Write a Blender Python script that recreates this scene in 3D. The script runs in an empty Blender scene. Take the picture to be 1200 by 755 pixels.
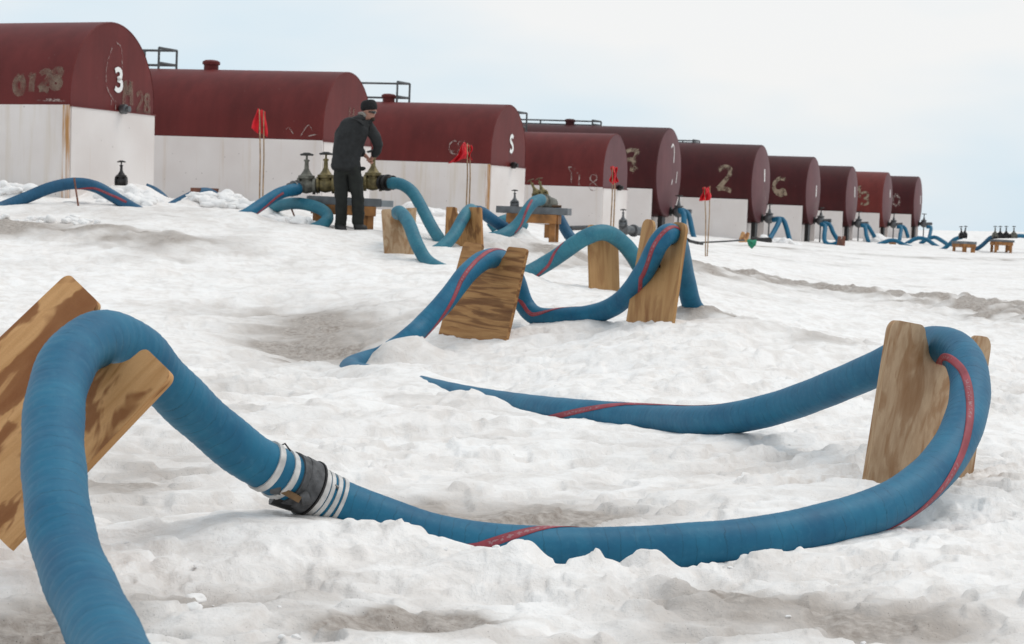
import bpy, bmesh, math, random
import numpy as np
from mathutils import Vector, Matrix

# ------------------------------------------------------------------ camera, sky, sun, exposure
S = bpy.context.scene
COL = S.collection
R = math.radians
rng = random.Random(7)

F_PX, CX, CY = 2400.0, 600.0, 377.5           # focal length in photograph pixels
HORIZON, ROLL = 267.0, R(1.2)
PITCH = math.atan((CY - HORIZON) / F_PX)
CAM = Vector((0, 0, 1.05))
FWD = Vector((0, math.cos(PITCH), -math.sin(PITCH)))
U0 = Vector((0, math.sin(PITCH), math.cos(PITCH)))
R0 = Vector((1, 0, 0))
RGT = R0 * math.cos(ROLL) + U0 * math.sin(ROLL)
UP = -R0 * math.sin(ROLL) + U0 * math.cos(ROLL)
cam_data = bpy.data.cameras.new('camera')
cam_data.sensor_width = 36.0
cam_data.lens = 36.0 * F_PX / 1200.0
cam_data.clip_start = 0.1
cam_data.clip_end = 20000
cam = bpy.data.objects.new('camera', cam_data)
COL.objects.link(cam)
m4 = Matrix(((RGT.x, UP.x, -FWD.x, CAM.x), (RGT.y, UP.y, -FWD.y, CAM.y), (RGT.z, UP.z, -FWD.z, CAM.z), (0, 0, 0, 1)))
cam.matrix_world = m4
S.camera = cam
cam_data.dof.use_dof = True; cam_data.dof.focus_distance = 8.5; cam_data.dof.aperture_fstop = 11.0

SUN_EL, SUN_AZ = R(60), R(68)                 # azimuth clockwise from +Y (away from the camera)
w = bpy.data.worlds.new('World'); S.world = w; w.use_nodes = True
nt = w.node_tree; nt.nodes.clear()
N = nt.nodes.new; L = nt.links.new
out = N('ShaderNodeOutputWorld')
sky = N('ShaderNodeTexSky'); sky.sky_type = 'NISHITA'; sky.sun_disc = False
sky.sun_elevation = SUN_EL; sky.sun_rotation = SUN_AZ; sky.air_density = 1.0; sky.dust_density = 2.0
bg1 = N('ShaderNodeBackground'); bg1.inputs['Strength'].default_value = 0.13
L(sky.outputs['Color'], bg1.inputs['Color'])
tc = N('ShaderNodeTexCoord')
mp = N('ShaderNodeMapping'); mp.inputs['Scale'].default_value = (1.0, 1.0, 3.2)
mp.inputs['Location'].default_value = (0.35, 0.2, 0.0)
L(tc.outputs['Generated'], mp.inputs['Vector'])
nz = N('ShaderNodeTexNoise'); nz.inputs['Scale'].default_value = 3.2; nz.inputs['Detail'].default_value = 4; nz.inputs['Roughness'].default_value = 0.45
L(mp.outputs['Vector'], nz.inputs['Vector'])
cr = N('ShaderNodeValToRGB')
cr.color_ramp.elements[0].position = 0.36; cr.color_ramp.elements[0].color = (0.68, 0.87, 1.0, 1)
cr.color_ramp.elements[1].position = 0.62; cr.color_ramp.elements[1].color = (1.0, 1.0, 0.995, 1)
sxyz = N('ShaderNodeSeparateXYZ'); L(tc.outputs['Generated'], sxyz.inputs[0])
mr = N('ShaderNodeMapRange'); mr.inputs['From Min'].default_value = 0.0; mr.inputs['From Max'].default_value = 0.075; mr.inputs['To Min'].default_value = -0.10; mr.inputs['To Max'].default_value = 0.03
L(sxyz.outputs['Z'], mr.inputs['Value'])
addn = N('ShaderNodeMath'); addn.operation = 'ADD'; L(nz.outputs['Fac'], addn.inputs[0]); L(mr.outputs[0], addn.inputs[1])
L(addn.outputs[0], cr.inputs['Fac'])
bg2 = N('ShaderNodeBackground'); bg2.inputs['Strength'].default_value = 0.93
L(cr.outputs['Color'], bg2.inputs['Color'])
mx = N('ShaderNodeMixShader'); mx.inputs['Fac'].default_value = 0.93
L(bg1.outputs[0], mx.inputs[1]); L(bg2.outputs[0], mx.inputs[2]); L(mx.outputs[0], out.inputs['Surface'])

sd = bpy.data.lights.new('sun', 'SUN'); sd.energy = 1.15; sd.angle = R(35); sd.color = (1.0, 0.94, 0.87)
sun = bpy.data.objects.new('sun', sd); COL.objects.link(sun)
sdir = Vector((math.sin(SUN_AZ) * math.cos(SUN_EL), math.cos(SUN_AZ) * math.cos(SUN_EL), math.sin(SUN_EL)))
sun.rotation_euler = sdir.to_track_quat('Z', 'Y').to_euler(); sun.location = (0, 0, 50)
S.view_settings.view_transform = 'Standard'; S.view_settings.look = 'None'
S.view_settings.exposure = 0.0; S.view_settings.gamma = 1.0; S.view_settings.use_curve_mapping = False

# ------------------------------------------------------------------ helpers
def P(px, py, D):
    """the point of the place that stands D metres deep at a pixel of the photograph"""
    px, py, D = float(px), float(py), float(D)
    return CAM + D * (FWD + RGT * ((px - CX) / F_PX) + UP * ((CY - py) / F_PX))

def tag(o, label=None, cat=None, group=None, kind=None):
    if label: o['label'] = label
    if cat: o['category'] = cat
    if group: o['group'] = group
    if kind: o['kind'] = kind
    return o

def empty(name, loc=(0, 0, 0), rz=0):
    o = bpy.data.objects.new(name, None); COL.objects.link(o)
    o.location = loc; o.rotation_euler = (0, 0, rz); o.empty_display_size = 0.1
    return o

class MB:
    """collects boxes, tubes and lathes; build() links them as ONE mesh object"""
    def __init__(s): s.v = []; s.f = []; s.uv = None
    def add(s, vs, fs):
        b = len(s.v); s.v += [tuple(p) for p in vs]; s.f += [tuple(i + b for i in f) for f in fs]
    def box(s, c, d, M=None):
        x, y, z = d[0] / 2, d[1] / 2, d[2] / 2
        vs = [Vector((sx * x, sy * y, sz * z)) for sz in (-1, 1) for sy in (-1, 1) for sx in (-1, 1)]
        c = Vector(c)
        vs = [(M @ p if M else p) + c for p in vs]
        s.add(vs, [(0, 2, 3, 1), (4, 5, 7, 6), (0, 1, 5, 4), (2, 6, 7, 3), (0, 4, 6, 2), (1, 3, 7, 5)])
    def tube(s, pts, r, n=8, cap=True):
        pts = [Vector(p) for p in pts]
        fr = frames(pts); vs = []; fs = []
        for i, (p, (t, a, b)) in enumerate(zip(pts, fr)):
            ri = r[i] if hasattr(r, '__len__') else r
            for k in range(n):
                q = 2 * math.pi * k / n
                vs.append(p + ri * (a * math.cos(q) + b * math.sin(q)))
        for i in range(len(pts) - 1):
            for k in range(n):
                k2 = (k + 1) % n
                fs.append((i * n + k, i * n + k2, (i + 1) * n + k2, (i + 1) * n + k))
        if cap:
            fs.append(tuple(reversed(range(n)))); fs.append(tuple(range((len(pts) - 1) * n, len(pts) * n)))
        s.add(vs, fs)
    def lathe(s, prof, c, axis=(0, 0, 1), n=12):
        c = Vector(c); ax = Vector(axis).normalized()
        s.tube([c + ax * h for h, r in prof], [max(r, 1e-4) for h, r in prof], n)
    def build(s, name, mat, parent=None, smooth=False, bevel=0, angle=40):
        me = bpy.data.meshes.new(name); me.from_pydata(s.v, [], s.f); me.update()
        o = bpy.data.objects.new(name, me); COL.objects.link(o)
        if mat: me.materials.append(mat)
        if smooth:
            for p in me.polygons: p.use_smooth = True
            try: me.set_sharp_from_angle(angle=R(angle))
            except Exception: pass
        if bevel:
            b = o.modifiers.new('Bevel', 'BEVEL'); b.width = bevel; b.segments = 2; b.limit_method = 'ANGLE'
        if parent: o.parent = parent
        return o

def frames(pts):
    n = len(pts); out = []; ref = None
    for i in range(n):
        t = (pts[min(i + 1, n - 1)] - pts[max(i - 1, 0)])
        t = t.normalized() if t.length > 1e-9 else Vector((0, 0, 1))
        if ref is None:
            u = Vector((0, 0, 1)) if abs(t.z) < 0.9 else Vector((1, 0, 0))
        else: u = ref
        a = (u - t * u.dot(t)).normalized()
        b = t.cross(a); out.append((t, a, b)); ref = a
    return out

def catmull(pts, step):
    """points may carry extra numbers; returns the resampled polyline as an array"""
    A = np.array(pts, float); n = len(A)
    E = np.vstack([2 * A[0] - A[1], A, 2 * A[-1] - A[-2]])
    o = []
    for i in range(n - 1):
        p0, p1, p2, p3 = E[i], E[i + 1], E[i + 2], E[i + 3]
        ln = np.linalg.norm((p2 - p1)[:3]); k = max(2, int(ln / step))
        for j in range(k):
            t = j / k
            q = 0.5 * ((2 * p1) + (p2 - p0) * t + (2 * p0 - 5 * p1 + 4 * p2 - p3) * t * t + (3 * p1 - p0 - 3 * p2 + p3) * t ** 3)
            q[3:] = p1[3:] * (1 - t) + p2[3:] * t
            o.append(q)
    o.append(A[-1]); return np.array(o)

# ------------------------------------------------------------------ materials
def new_mat(name):
    m = bpy.data.materials.new(name); m.use_nodes = True
    return m, m.node_tree, m.node_tree.nodes['Principled BSDF']

def nd(t, kind, **kw):
    n = t.nodes.new(kind)
    for k, v in kw.items():
        if k in n.inputs: n.inputs[k].default_value = v
        else: setattr(n, k, v)
    return n

def ramp(t, src, stops):
    c = t.nodes.new('ShaderNodeValToRGB'); e = c.color_ramp.elements
    while len(e) > 1: e.remove(e[-1])
    e[0].position, e[0].color = stops[0][0], (*stops[0][1], 1)
    for p, col in stops[1:]:
        q = e.new(p); q.color = (*col, 1)
    t.links.new(src, c.inputs['Fac']); return c

def mixc(t, fac, a, b, mode='MIX'):
    n = t.nodes.new('ShaderNodeMix'); n.data_type = 'RGBA'; n.blend_type = mode
    for k, v in ((0, fac), (6, a), (7, b)):
        if hasattr(v, 'is_linked') or hasattr(v, 'links'): t.links.new(v, n.inputs[k])
        else: n.inputs[k].default_value = v if k == 0 else (*v, 1)
    return n.outputs[2]

def bump(t, bs, h, strength, dist, prev=None):
    b = t.nodes.new('ShaderNodeBump'); b.inputs['Strength'].default_value = strength; b.inputs['Distance'].default_value = dist
    t.links.new(h, b.inputs['Height'])
    if prev: t.links.new(prev, b.inputs['Normal'])
    t.links.new(b.outputs[0], bs.inputs['Normal']); return b.outputs[0]

def mat_plain(name, col, rough=0.6, metal=0.0, var=0.15, scale=12, bmp=0.0):
    m, t, bs = new_mat(name)
    c = nd(t, 'ShaderNodeTexCoord'); n = nd(t, 'ShaderNodeTexNoise', Scale=scale, Detail=5.0)
    t.links.new(c.outputs['Object'], n.inputs['Vector'])
    lo = tuple(max(0, x * (1 - var * 1.6)) for x in col); hi = tuple(min(1, x * (1 + var)) for x in col)
    r = ramp(t, n.outputs['Fac'], [(0.3, lo), (0.7, hi)])
    t.links.new(r.outputs[0], bs.inputs['Base Color'])
    bs.inputs['Roughness'].default_value = rough; bs.inputs['Metallic'].default_value = metal
    if bmp: bump(t, bs, n.outputs['Fac'], bmp, 0.02)
    return m

def mat_snow():
    m, t, bs = new_mat('snow')
    g = nd(t, 'ShaderNodeNewGeometry')
    at = nd(t, 'ShaderNodeAttribute', attribute_name='dirt')
    n1 = nd(t, 'ShaderNodeTexNoise', Scale=1.6, Detail=6.0, Roughness=0.6); t.links.new(g.outputs['Position'], n1.inputs['Vector'])
    n2 = nd(t, 'ShaderNodeTexNoise', Scale=26.0, Detail=5.0, Roughness=0.65); t.links.new(g.outputs['Position'], n2.inputs['Vector'])
    n3 = nd(t, 'ShaderNodeTexNoise', Scale=130.0, Detail=3.0, Roughness=0.6); t.links.new(g.outputs['Position'], n3.inputs['Vector'])
    base = ramp(t, n1.outputs['Fac'], [(0.3, (0.85, 0.81, 0.78)), (0.62, (0.90, 0.878, 0.86))])
    n4 = nd(t, 'ShaderNodeTexNoise', Scale=6.5, Detail=7.0, Roughness=0.62, Distortion=0.6); t.links.new(g.outputs['Position'], n4.inputs['Vector'])
    icy = ramp(t, n4.outputs['Fac'], [(0.38, (0.80, 0.77, 0.745)), (0.56, (1, 1, 1))])
    base_c = mixc(t, 0.62, base.outputs[0], icy.outputs[0], 'MULTIPLY')
    dirtc = ramp(t, n2.outputs['Fac'], [(0.3, (0.24, 0.20, 0.17)), (0.7, (0.50, 0.45, 0.41))])
    # dirt breaks up with a grain of its own
    ad = nd(t, 'ShaderNodeMath', operation='MULTIPLY_ADD'); t.links.new(n2.outputs['Fac'], ad.inputs[0]); ad.inputs[1].default_value = 0.9; ad.inputs[2].default_value = -0.45
    sm = nd(t, 'ShaderNodeMath', operation='ADD'); t.links.new(at.outputs['Fac'], sm.inputs[0]); t.links.new(ad.outputs[0], sm.inputs[1])
    mu = nd(t, 'ShaderNodeMath', operation='MULTIPLY', use_clamp=True); t.links.new(sm.outputs[0], mu.inputs[0]); t.links.new(at.outputs['Fac'], mu.inputs[1])
    # fine specks of soot
    v = nd(t, 'ShaderNodeTexVoronoi', Scale=55.0); t.links.new(g.outputs['Position'], v.inputs['Vector'])
    sp = ramp(t, v.outputs['Distance'], [(0.05, (1, 1, 1)), (0.12, (0, 0, 0))])
    spm = nd(t, 'ShaderNodeMath', operation='MULTIPLY'); t.links.new(sp.outputs[0], spm.inputs[0]); t.links.new(at.outputs['Fac'], spm.inputs[1])
    c1 = mixc(t, mu.outputs[0], base_c, dirtc.outputs[0])
    c2 = mixc(t, spm.outputs[0], c1, (0.12, 0.10, 0.09))
    t.links.new(c2, bs.inputs['Base Color'])
    bs.inputs['Roughness'].default_value = 0.62
    bs.inputs['Specular IOR Level'].default_value = 0.25
    bs.inputs['Subsurface Weight'].default_value = 0.0
    b0 = bump(t, bs, n4.outputs['Fac'], 0.34, 0.07)
    b1 = bump(t, bs, n2.outputs['Fac'], 0.35, 0.03, b0)
    bump(t, bs, n3.outputs['Fac'], 0.16, 0.006, b1)
    return m

def mat_hose(name, c_lo, c_hi, fade=(0.22, 0.36, 0.42)):
    m, t, bs = new_mat(name)
    uv = nd(t, 'ShaderNodeUVMap', uv_map='UVMap'); sp = nd(t, 'ShaderNodeSeparateXYZ'); t.links.new(uv.outputs[0], sp.inputs[0])
    g = nd(t, 'ShaderNodeTexCoord')
    n1 = nd(t, 'ShaderNodeTexNoise', Scale=5.0, Detail=6.0, Roughness=0.6); t.links.new(g.outputs['Object'], n1.inputs['Vector'])
    n2 = nd(t, 'ShaderNodeTexNoise', Scale=42.0, Detail=4.0); t.links.new(g.outputs['Object'], n2.inputs['Vector'])
    # wrapped cover: irregular rings that lean a little
    cb = nd(t, 'ShaderNodeCombineXYZ')
    ma = nd(t, 'ShaderNodeMath', operation='MULTIPLY_ADD'); t.links.new(n1.outputs['Fac'], ma.inputs[0]); ma.inputs[1].default_value = 0.09
    t.links.new(sp.outputs['Y'], ma.inputs[2])
    t.links.new(ma.outputs[0], cb.inputs['X'])
    wv = nd(t, 'ShaderNodeTexWave', Scale=6.0, Distortion=1.2, Detail=1.0); wv.inputs['Detail Scale'].default_value = 0.6
    wv.wave_profile = 'SAW'
    t.links.new(cb.outputs[0], wv.inputs['Vector'])
    wv2 = nd(t, 'ShaderNodeTexWave', Scale=26.0, Distortion=2.0, Detail=2.0); t.links.new(cb.outputs[0], wv2.inputs['Vector'])
    r = ramp(t, n1.outputs['Fac'], [(0.28, c_lo), (0.68, c_hi)])
    st = ramp(t, n2.outputs['Fac'], [(0.55, (0, 0, 0)), (0.85, (0.25, 0.25, 0.25))])
    c1 = mixc(t, st.outputs[0], r.outputs[0], fade)
    dk = ramp(t, wv.outputs['Fac'], [(0.0, (0.38, 0.38, 0.38)), (0.09, (1, 1, 1))])
    n5 = nd(t, 'ShaderNodeTexNoise', Scale=11.0, Detail=2.0); t.links.new(g.outputs['Object'], n5.inputs['Vector'])
    k5 = ramp(t, n5.outputs['Fac'], [(0.40, (0.05, 0.05, 0.05)), (0.66, (0.75, 0.75, 0.75))])
    c2 = mixc(t, k5.outputs[0], c1, dk.outputs[0], 'MULTIPLY')
    t.links.new(c2, bs.inputs['Base Color'])
    bs.inputs['Roughness'].default_value = 0.55; bs.inputs['Specular IOR Level'].default_value = 0.35
    b1 = bump(t, bs, wv.outputs['Fac'], 0.45, 0.006)
    bump(t, bs, n2.outputs['Fac'], 0.15, 0.003, b1)
    return m

def mat_stripe():
    m, t, bs = new_mat('hose_stripe_red')
    uv = nd(t, 'ShaderNodeUVMap', uv_map='UVMap'); sp = nd(t, 'ShaderNodeSeparateXYZ'); t.links.new(uv.outputs[0], sp.inputs[0])
    n = nd(t, 'ShaderNodeTexNoise', Scale=9.0, Detail=4.0); g = nd(t, 'ShaderNodeTexCoord'); t.links.new(g.outputs['Object'], n.inputs['Vector'])
    r = ramp(t, n.outputs['Fac'], [(0.3, (0.19, 0.018, 0.03)), (0.7, (0.33, 0.05, 0.07))])
    # worn pale print running along the middle of the stripe
    cb = nd(t, 'ShaderNodeCombineXYZ'); t.links.new(sp.outputs['X'], cb.inputs['X']); t.links.new(sp.outputs['Y'], cb.inputs['Y'])
    mp = nd(t, 'ShaderNodeMapping'); mp.inputs['Scale'].default_value = (3.0, 75.0, 1.0); t.links.new(cb.outputs[0], mp.inputs['Vector'])
    pn = nd(t, 'ShaderNodeTexNoise', Scale=1.0, Detail=1.0); t.links.new(mp.outputs[0], pn.inputs['Vector'])
    pr = ramp(t, pn.outputs['Fac'], [(0.52, (0, 0, 0)), (0.56, (1, 1, 1))])
    mid = ramp(t, sp.outputs['X'], [(0.25, (0, 0, 0)), (0.32, (1, 1, 1)), (0.68, (1, 1, 1)), (0.75, (0, 0, 0))])
    gp = nd(t, 'ShaderNodeTexWave', Scale=0.55, Distortion=0.0); c3 = nd(t, 'ShaderNodeCombineXYZ'); t.links.new(sp.outputs['Y'], c3.inputs['X']); t.links.new(c3.outputs[0], gp.inputs['Vector'])
    gr = ramp(t, gp.outputs['Fac'], [(0.42, (0, 0, 0)), (0.46, (0.6, 0.6, 0.6))])
    a = mixc(t, 1.0, pr.outputs[0], mid.outputs[0], 'MULTIPLY'); a = mixc(t, 1.0, a, gr.outputs[0], 'MULTIPLY')
    t.links.new(mixc(t, a, r.outputs[0], (0.33, 0.22, 0.23)), bs.inputs['Base Color'])
    bs.inputs['Roughness'].default_value = 0.6
    return m

def mat_wood(name, light, mid, dark, scale=1.0, stain=0.5, ax=1.6, ay=14.0, bx=2.2, by=6.5):
    m, t, bs = new_mat(name)
    uv = nd(t, 'ShaderNodeUVMap', uv_map='UVMap')
    mp = nd(t, 'ShaderNodeMapping'); mp.inputs['Scale'].default_value = (ax * scale, ay * scale, 1); t.links.new(uv.outputs[0], mp.inputs['Vector'])
    n1 = nd(t, 'ShaderNodeTexNoise', Scale=1.3, Detail=7.0, Roughness=0.62, Distortion=0.5); t.links.new(mp.outputs[0], n1.inputs['Vector'])
    mp2 = nd(t, 'ShaderNodeMapping'); mp2.inputs['Scale'].default_value = (bx * scale, by * scale, 1); t.links.new(uv.outputs[0], mp2.inputs['Vector'])
    n2 = nd(t, 'ShaderNodeTexNoise', Scale=1.0, Detail=3.0, Roughness=0.5, Distortion=1.5); t.links.new(mp2.outputs[0], n2.inputs['Vector'])
    n3 = nd(t, 'ShaderNodeTexNoise', Scale=90.0, Detail=3.0); t.links.new(mp.outputs[0], n3.inputs['Vector'])
    r1 = ramp(t, n1.outputs['Fac'], [(0.30, mid), (0.62, light)])
    r2 = ramp(t, n2.outputs['Fac'], [(0.50, (0, 0, 0)), (0.56, (stain, stain, stain)), (0.8, (1, 1, 1))])
    c1 = mixc(t, r2.outputs[0], r1.outputs[0], dark)
    r3 = ramp(t, n3.outputs['Fac'], [(0.3, (0.72, 0.72, 0.72)), (0.6, (1, 1, 1))])
    c2 = mixc(t, 0.7, c1, r3.outputs[0], 'MULTIPLY')
    t.links.new(c2, bs.inputs['Base Color'])
    bs.inputs['Roughness'].default_value = 0.7; bs.inputs['Specular IOR Level'].default_value = 0.25
    b1 = bump(t, bs, n1.outputs['Fac'], 0.3, 0.006); bump(t, bs, n3.outputs['Fac'], 0.25, 0.002, b1)
    return m

def mat_tank_red(name, lo, hi):
    m, t, bs = new_mat(name)
    g = nd(t, 'ShaderNodeTexCoord')
    n1 = nd(t, 'ShaderNodeTexNoise', Scale=0.8, Detail=6.0, Roughness=0.6); t.links.new(g.outputs['Object'], n1.inputs['Vector'])
    mp = nd(t, 'ShaderNodeMapping'); mp.inputs['Scale'].default_value = (2.5, 2.5, 0.25); t.links.new(g.outputs['Object'], mp.inputs['Vector'])
    n2 = nd(t, 'ShaderNodeTexNoise', Scale=2.0, Detail=5.0); t.links.new(mp.outputs[0], n2.inputs['Vector'])
    n3 = nd(t, 'ShaderNodeTexNoise', Scale=14.0, Detail=4.0); t.links.new(g.outputs['Object'], n3.inputs['Vector'])
    r = ramp(t, n1.outputs['Fac'], [(0.3, lo), (0.7, hi)])
    r2 = ramp(t, n2.outputs['Fac'], [(0.35, (0.78, 0.78, 0.78)), (0.65, (1, 1, 1))])
    c = mixc(t, 0.8, r.outputs[0], r2.outputs[0], 'MULTIPLY')
    r3 = ramp(t, n3.outputs['Fac'], [(0.70, (0, 0, 0)), (0.76, (0.35, 0.35, 0.35))])
    c = mixc(t, r3.outputs[0], c, (0.20, 0.12, 0.11))
    t.links.new(c, bs.inputs['Base Color'])
    bs.inputs['Roughness'].default_value = 0.55; bs.inputs['Specular IOR Level'].default_value = 0.25
    bump(t, bs, n1.outputs['Fac'], 0.15, 0.03)
    return m

def mat_tank_white(name, rust=0.5, lo=0.60, hi=0.80, rc=(0.50, 0.36, 0.22)):
    m, t, bs = new_mat(name)
    g = nd(t, 'ShaderNodeTexCoord')
    n1 = nd(t, 'ShaderNodeTexNoise', Scale=0.9, Detail=6.0); t.links.new(g.outputs['Object'], n1.inputs['Vector'])
    mp = nd(t, 'ShaderNodeMapping'); mp.inputs['Scale'].default_value = (5, 5, 0.35); t.links.new(g.outputs['Object'], mp.inputs['Vector'])
    n2 = nd(t, 'ShaderNodeTexNoise', Scale=1.6, Detail=6.0, Roughness=0.6); t.links.new(mp.outputs[0], n2.inputs['Vector'])
    n3 = nd(t, 'ShaderNodeTexVoronoi', Scale=5.5); n3.inputs['Randomness'].default_value = 1.0; t.links.new(g.outputs['Object'], n3.inputs['Vector'])
    r = ramp(t, n1.outputs['Fac'], [(0.3, (0.66, 0.60, 0.57)), (0.7, (0.76, 0.715, 0.69))])
    k = ramp(t, n2.outputs['Fac'], [(lo, (0, 0, 0)), (hi, (rust, rust, rust))])
    c = mixc(t, k.outputs[0], r.outputs[0], rc)
    s3 = ramp(t, n3.outputs['Distance'], [(0.035, (0.8, 0.8, 0.8)), (0.06, (0, 0, 0))])
    c = mixc(t, s3.outputs[0], c, (0.16, 0.12, 0.10))
    t.links.new(c, bs.inputs['Base Color'])
    bs.inputs['Roughness'].default_value = 0.55; bs.inputs['Specular IOR Level'].default_value = 0.3
    bump(t, bs, n1.outputs['Fac'], 0.15, 0.03)
    return m

def mat_spray(name, col, lo=0.40, hi=0.56, scale=9.0, top=1.0):
    """worn paint: shows the wall behind where it is rubbed off"""
    m, t, bs = new_mat(name)
    g = nd(t, 'ShaderNodeTexCoord'); n = nd(t, 'ShaderNodeTexNoise', Scale=scale, Detail=5.0, Roughness=0.65); t.links.new(g.outputs['Object'], n.inputs['Vector'])
    r = ramp(t, n.outputs['Fac'], [(lo, (0, 0, 0)), (hi, (top, top, top))])
    bs.inputs['Base Color'].default_value = (*col, 1); bs.inputs['Roughness'].default_value = 0.7
    t.links.new(r.outputs[0], bs.inputs['Alpha'])
    return m

M = {}
M['snow'] = mat_snow()
M['chunk'] = mat_plain('snow_lump', (0.82, 0.80, 0.785), 0.65, var=0.05, scale=9, bmp=0.5)
M['blue'] = mat_hose('hose_blue', (0.002, 0.080, 0.165), (0.008, 0.138, 0.240), (0.08, 0.24, 0.33))
M['teal'] = mat_hose('hose_teal', (0.013, 0.105, 0.165), (0.034, 0.185, 0.245), (0.18, 0.30, 0.32))
M['navy'] = mat_hose('hose_dark_blue', (0.008, 0.06, 0.125), (0.016, 0.105, 0.20), (0.08, 0.17, 0.24))
M['stripe'] = mat_stripe()
M['ply'] = mat_wood('plywood', (0.62, 0.345, 0.15), (0.47, 0.235, 0.085), (0.22, 0.075, 0.022), 1.0, 0.8, 1.6, 14.0, 3.0, 5.0)
M['ply_worn'] = mat_wood('plywood_worn', (0.50, 0.35, 0.22), (0.36, 0.22, 0.12), (0.27, 0.13, 0.05), 1.0, 0.45, 5.0, 15.0, 3.0, 6.0)
M['ply_tan'] = mat_wood('plywood_tan', (0.48, 0.28, 0.12), (0.38, 0.20, 0.08), (0.24, 0.10, 0.035), 0.7, 0.3)
M['ply_rows'] = mat_wood('plywood_cross_grain', (0.46, 0.25, 0.10), (0.30, 0.14, 0.05), (0.12, 0.045, 0.018), 1.0, 0.55, 20.0, 2.0, 15.0, 1.3)
M['ply_dark'] = mat_wood('plywood_orange', (0.50, 0.26, 0.10), (0.33, 0.15, 0.05), (0.15, 0.06, 0.02), 1.2, 0.6)
M['lumber'] = mat_plain('orange_lumber', (0.34, 0.15, 0.045), 0.7, var=0.35, scale=6)
M['redwood'] = mat_plain('red_brown_wood', (0.16, 0.055, 0.03), 0.75, var=0.3, scale=7)
M['grey_top'] = mat_plain('weathered_grey_top', (0.15, 0.16, 0.17), 0.7, var=0.25, scale=5)
M['lit_end'] = mat_plain('lit_grey_end', (0.36, 0.39, 0.41), 0.7, var=0.15, scale=5)  # lighter copy of the grey top: light on the plank end, painted in
M['tank1'] = mat_tank_red('tank_red_faded', (0.105, 0.013, 0.012), (0.150, 0.022, 0.020))
M['tank2'] = mat_tank_red('tank_red_dark', (0.045, 0.005, 0.006), (0.066, 0.008, 0.009))
M['tank3'] = mat_tank_red('tank_red_bright', (0.125, 0.017, 0.014), (0.17, 0.028, 0.022))
M['tank_end'] = mat_tank_red('tank_end_purple', (0.105, 0.036, 0.042), (0.15, 0.055, 0.060))
M['white'] = mat_tank_white('tank_white', 0.35)
M['rust'] = mat_tank_white('tank_white_rusty', 1.0, 0.40, 0.56, (0.42, 0.21, 0.07))
M['stained'] = mat_tank_white('tank_white_stained', 0.4, 0.48, 0.72, (0.52, 0.42, 0.27))
M['dark'] = mat_plain('dark_steel', (0.022, 0.020, 0.020), 0.5, 0.3, 0.3, 9)
M['steel'] = mat_plain('grey_steel', (0.13, 0.135, 0.14), 0.45, 0.5, 0.25, 9)
M['rail'] = mat_plain('rail_steel', (0.10, 0.105, 0.11), 0.5, 0.4, 0.2, 5)
M['valve'] = mat_plain('valve_grey', (0.15, 0.145, 0.12), 0.55, 0.3, 0.35, 14, 0.3)
M['brass'] = mat_plain('valve_brass', (0.19, 0.15, 0.065), 0.5, 0.4, 0.35, 14, 0.3)
M['wheel'] = mat_plain('handwheel', (0.035, 0.033, 0.030), 0.5, 0.4, 0.3, 12)
M['rustwheel'] = mat_plain('handwheel_rusty', (0.12, 0.06, 0.03), 0.7, 0.2, 0.4, 12)
M['strap'] = mat_plain('white_strap', (0.58, 0.56, 0.54), 0.6, var=0.2, scale=20)
M['sleeve'] = mat_plain('grey_sleeve', (0.085, 0.085, 0.088), 0.75, var=0.35, scale=30, bmp=0.4)
M['lever'] = mat_plain('brass_lever', (0.16, 0.095, 0.045), 0.45, 0.5, 0.3, 20)
M['flag'] = mat_plain('red_flag_cloth', (0.62, 0.006, 0.016), 0.8, var=0.2, scale=9)
M['bamboo'] = mat_plain('bamboo', (0.36, 0.23, 0.13), 0.6, var=0.3, scale=18)
M['green'] = mat_plain('green_cloth', (0.01, 0.20, 0.11), 0.8, var=0.3, scale=9)
M['number'] = mat_spray('white_number', (0.80, 0.80, 0.78), 0.25, 0.34, 6)
M['tan'] = mat_spray('tan_spray', (0.28, 0.21, 0.145), 0.36, 0.60, 5)
M['faint'] = mat_spray('faded_spray', (0.25, 0.18, 0.13), 0.30, 0.66, 7, 0.6)
M['scratch'] = mat_spray('white_scratch', (0.42, 0.33, 0.30), 0.44, 0.60, 9, 0.7)
M['label'] = mat_spray('white_label', (0.75, 0.72, 0.70), 0.30, 0.42, 10)
M['jacket'] = mat_plain('charcoal_jacket', (0.013, 0.014, 0.015), 0.8, var=0.35, scale=14, bmp=0.3)
M['trousers'] = mat_plain('dark_green_trousers', (0.009, 0.0105, 0.008), 0.85, var=0.35, scale=12, bmp=0.3)
M['boot'] = mat_plain('black_boot', (0.010, 0.009, 0.009), 0.6, var=0.3, scale=20)
M['hat'] = mat_plain('black_knit', (0.008, 0.008, 0.009), 0.95, var=0.3, scale=60, bmp=0.5)
M['skin'] = mat_plain('skin', (0.42, 0.21, 0.15), 0.55, var=0.1, scale=30)
M['beard'] = mat_plain('brown_hair', (0.035, 0.018, 0.010), 0.9, var=0.3, scale=60)
M['fleece'] = mat_plain('grey_collar', (0.22, 0.20, 0.18), 0.9, var=0.2, scale=40)
M['lens'] = mat_plain('dark_lens', (0.006, 0.006, 0.007), 0.15, 0.0, 0.1, 10)

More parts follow.
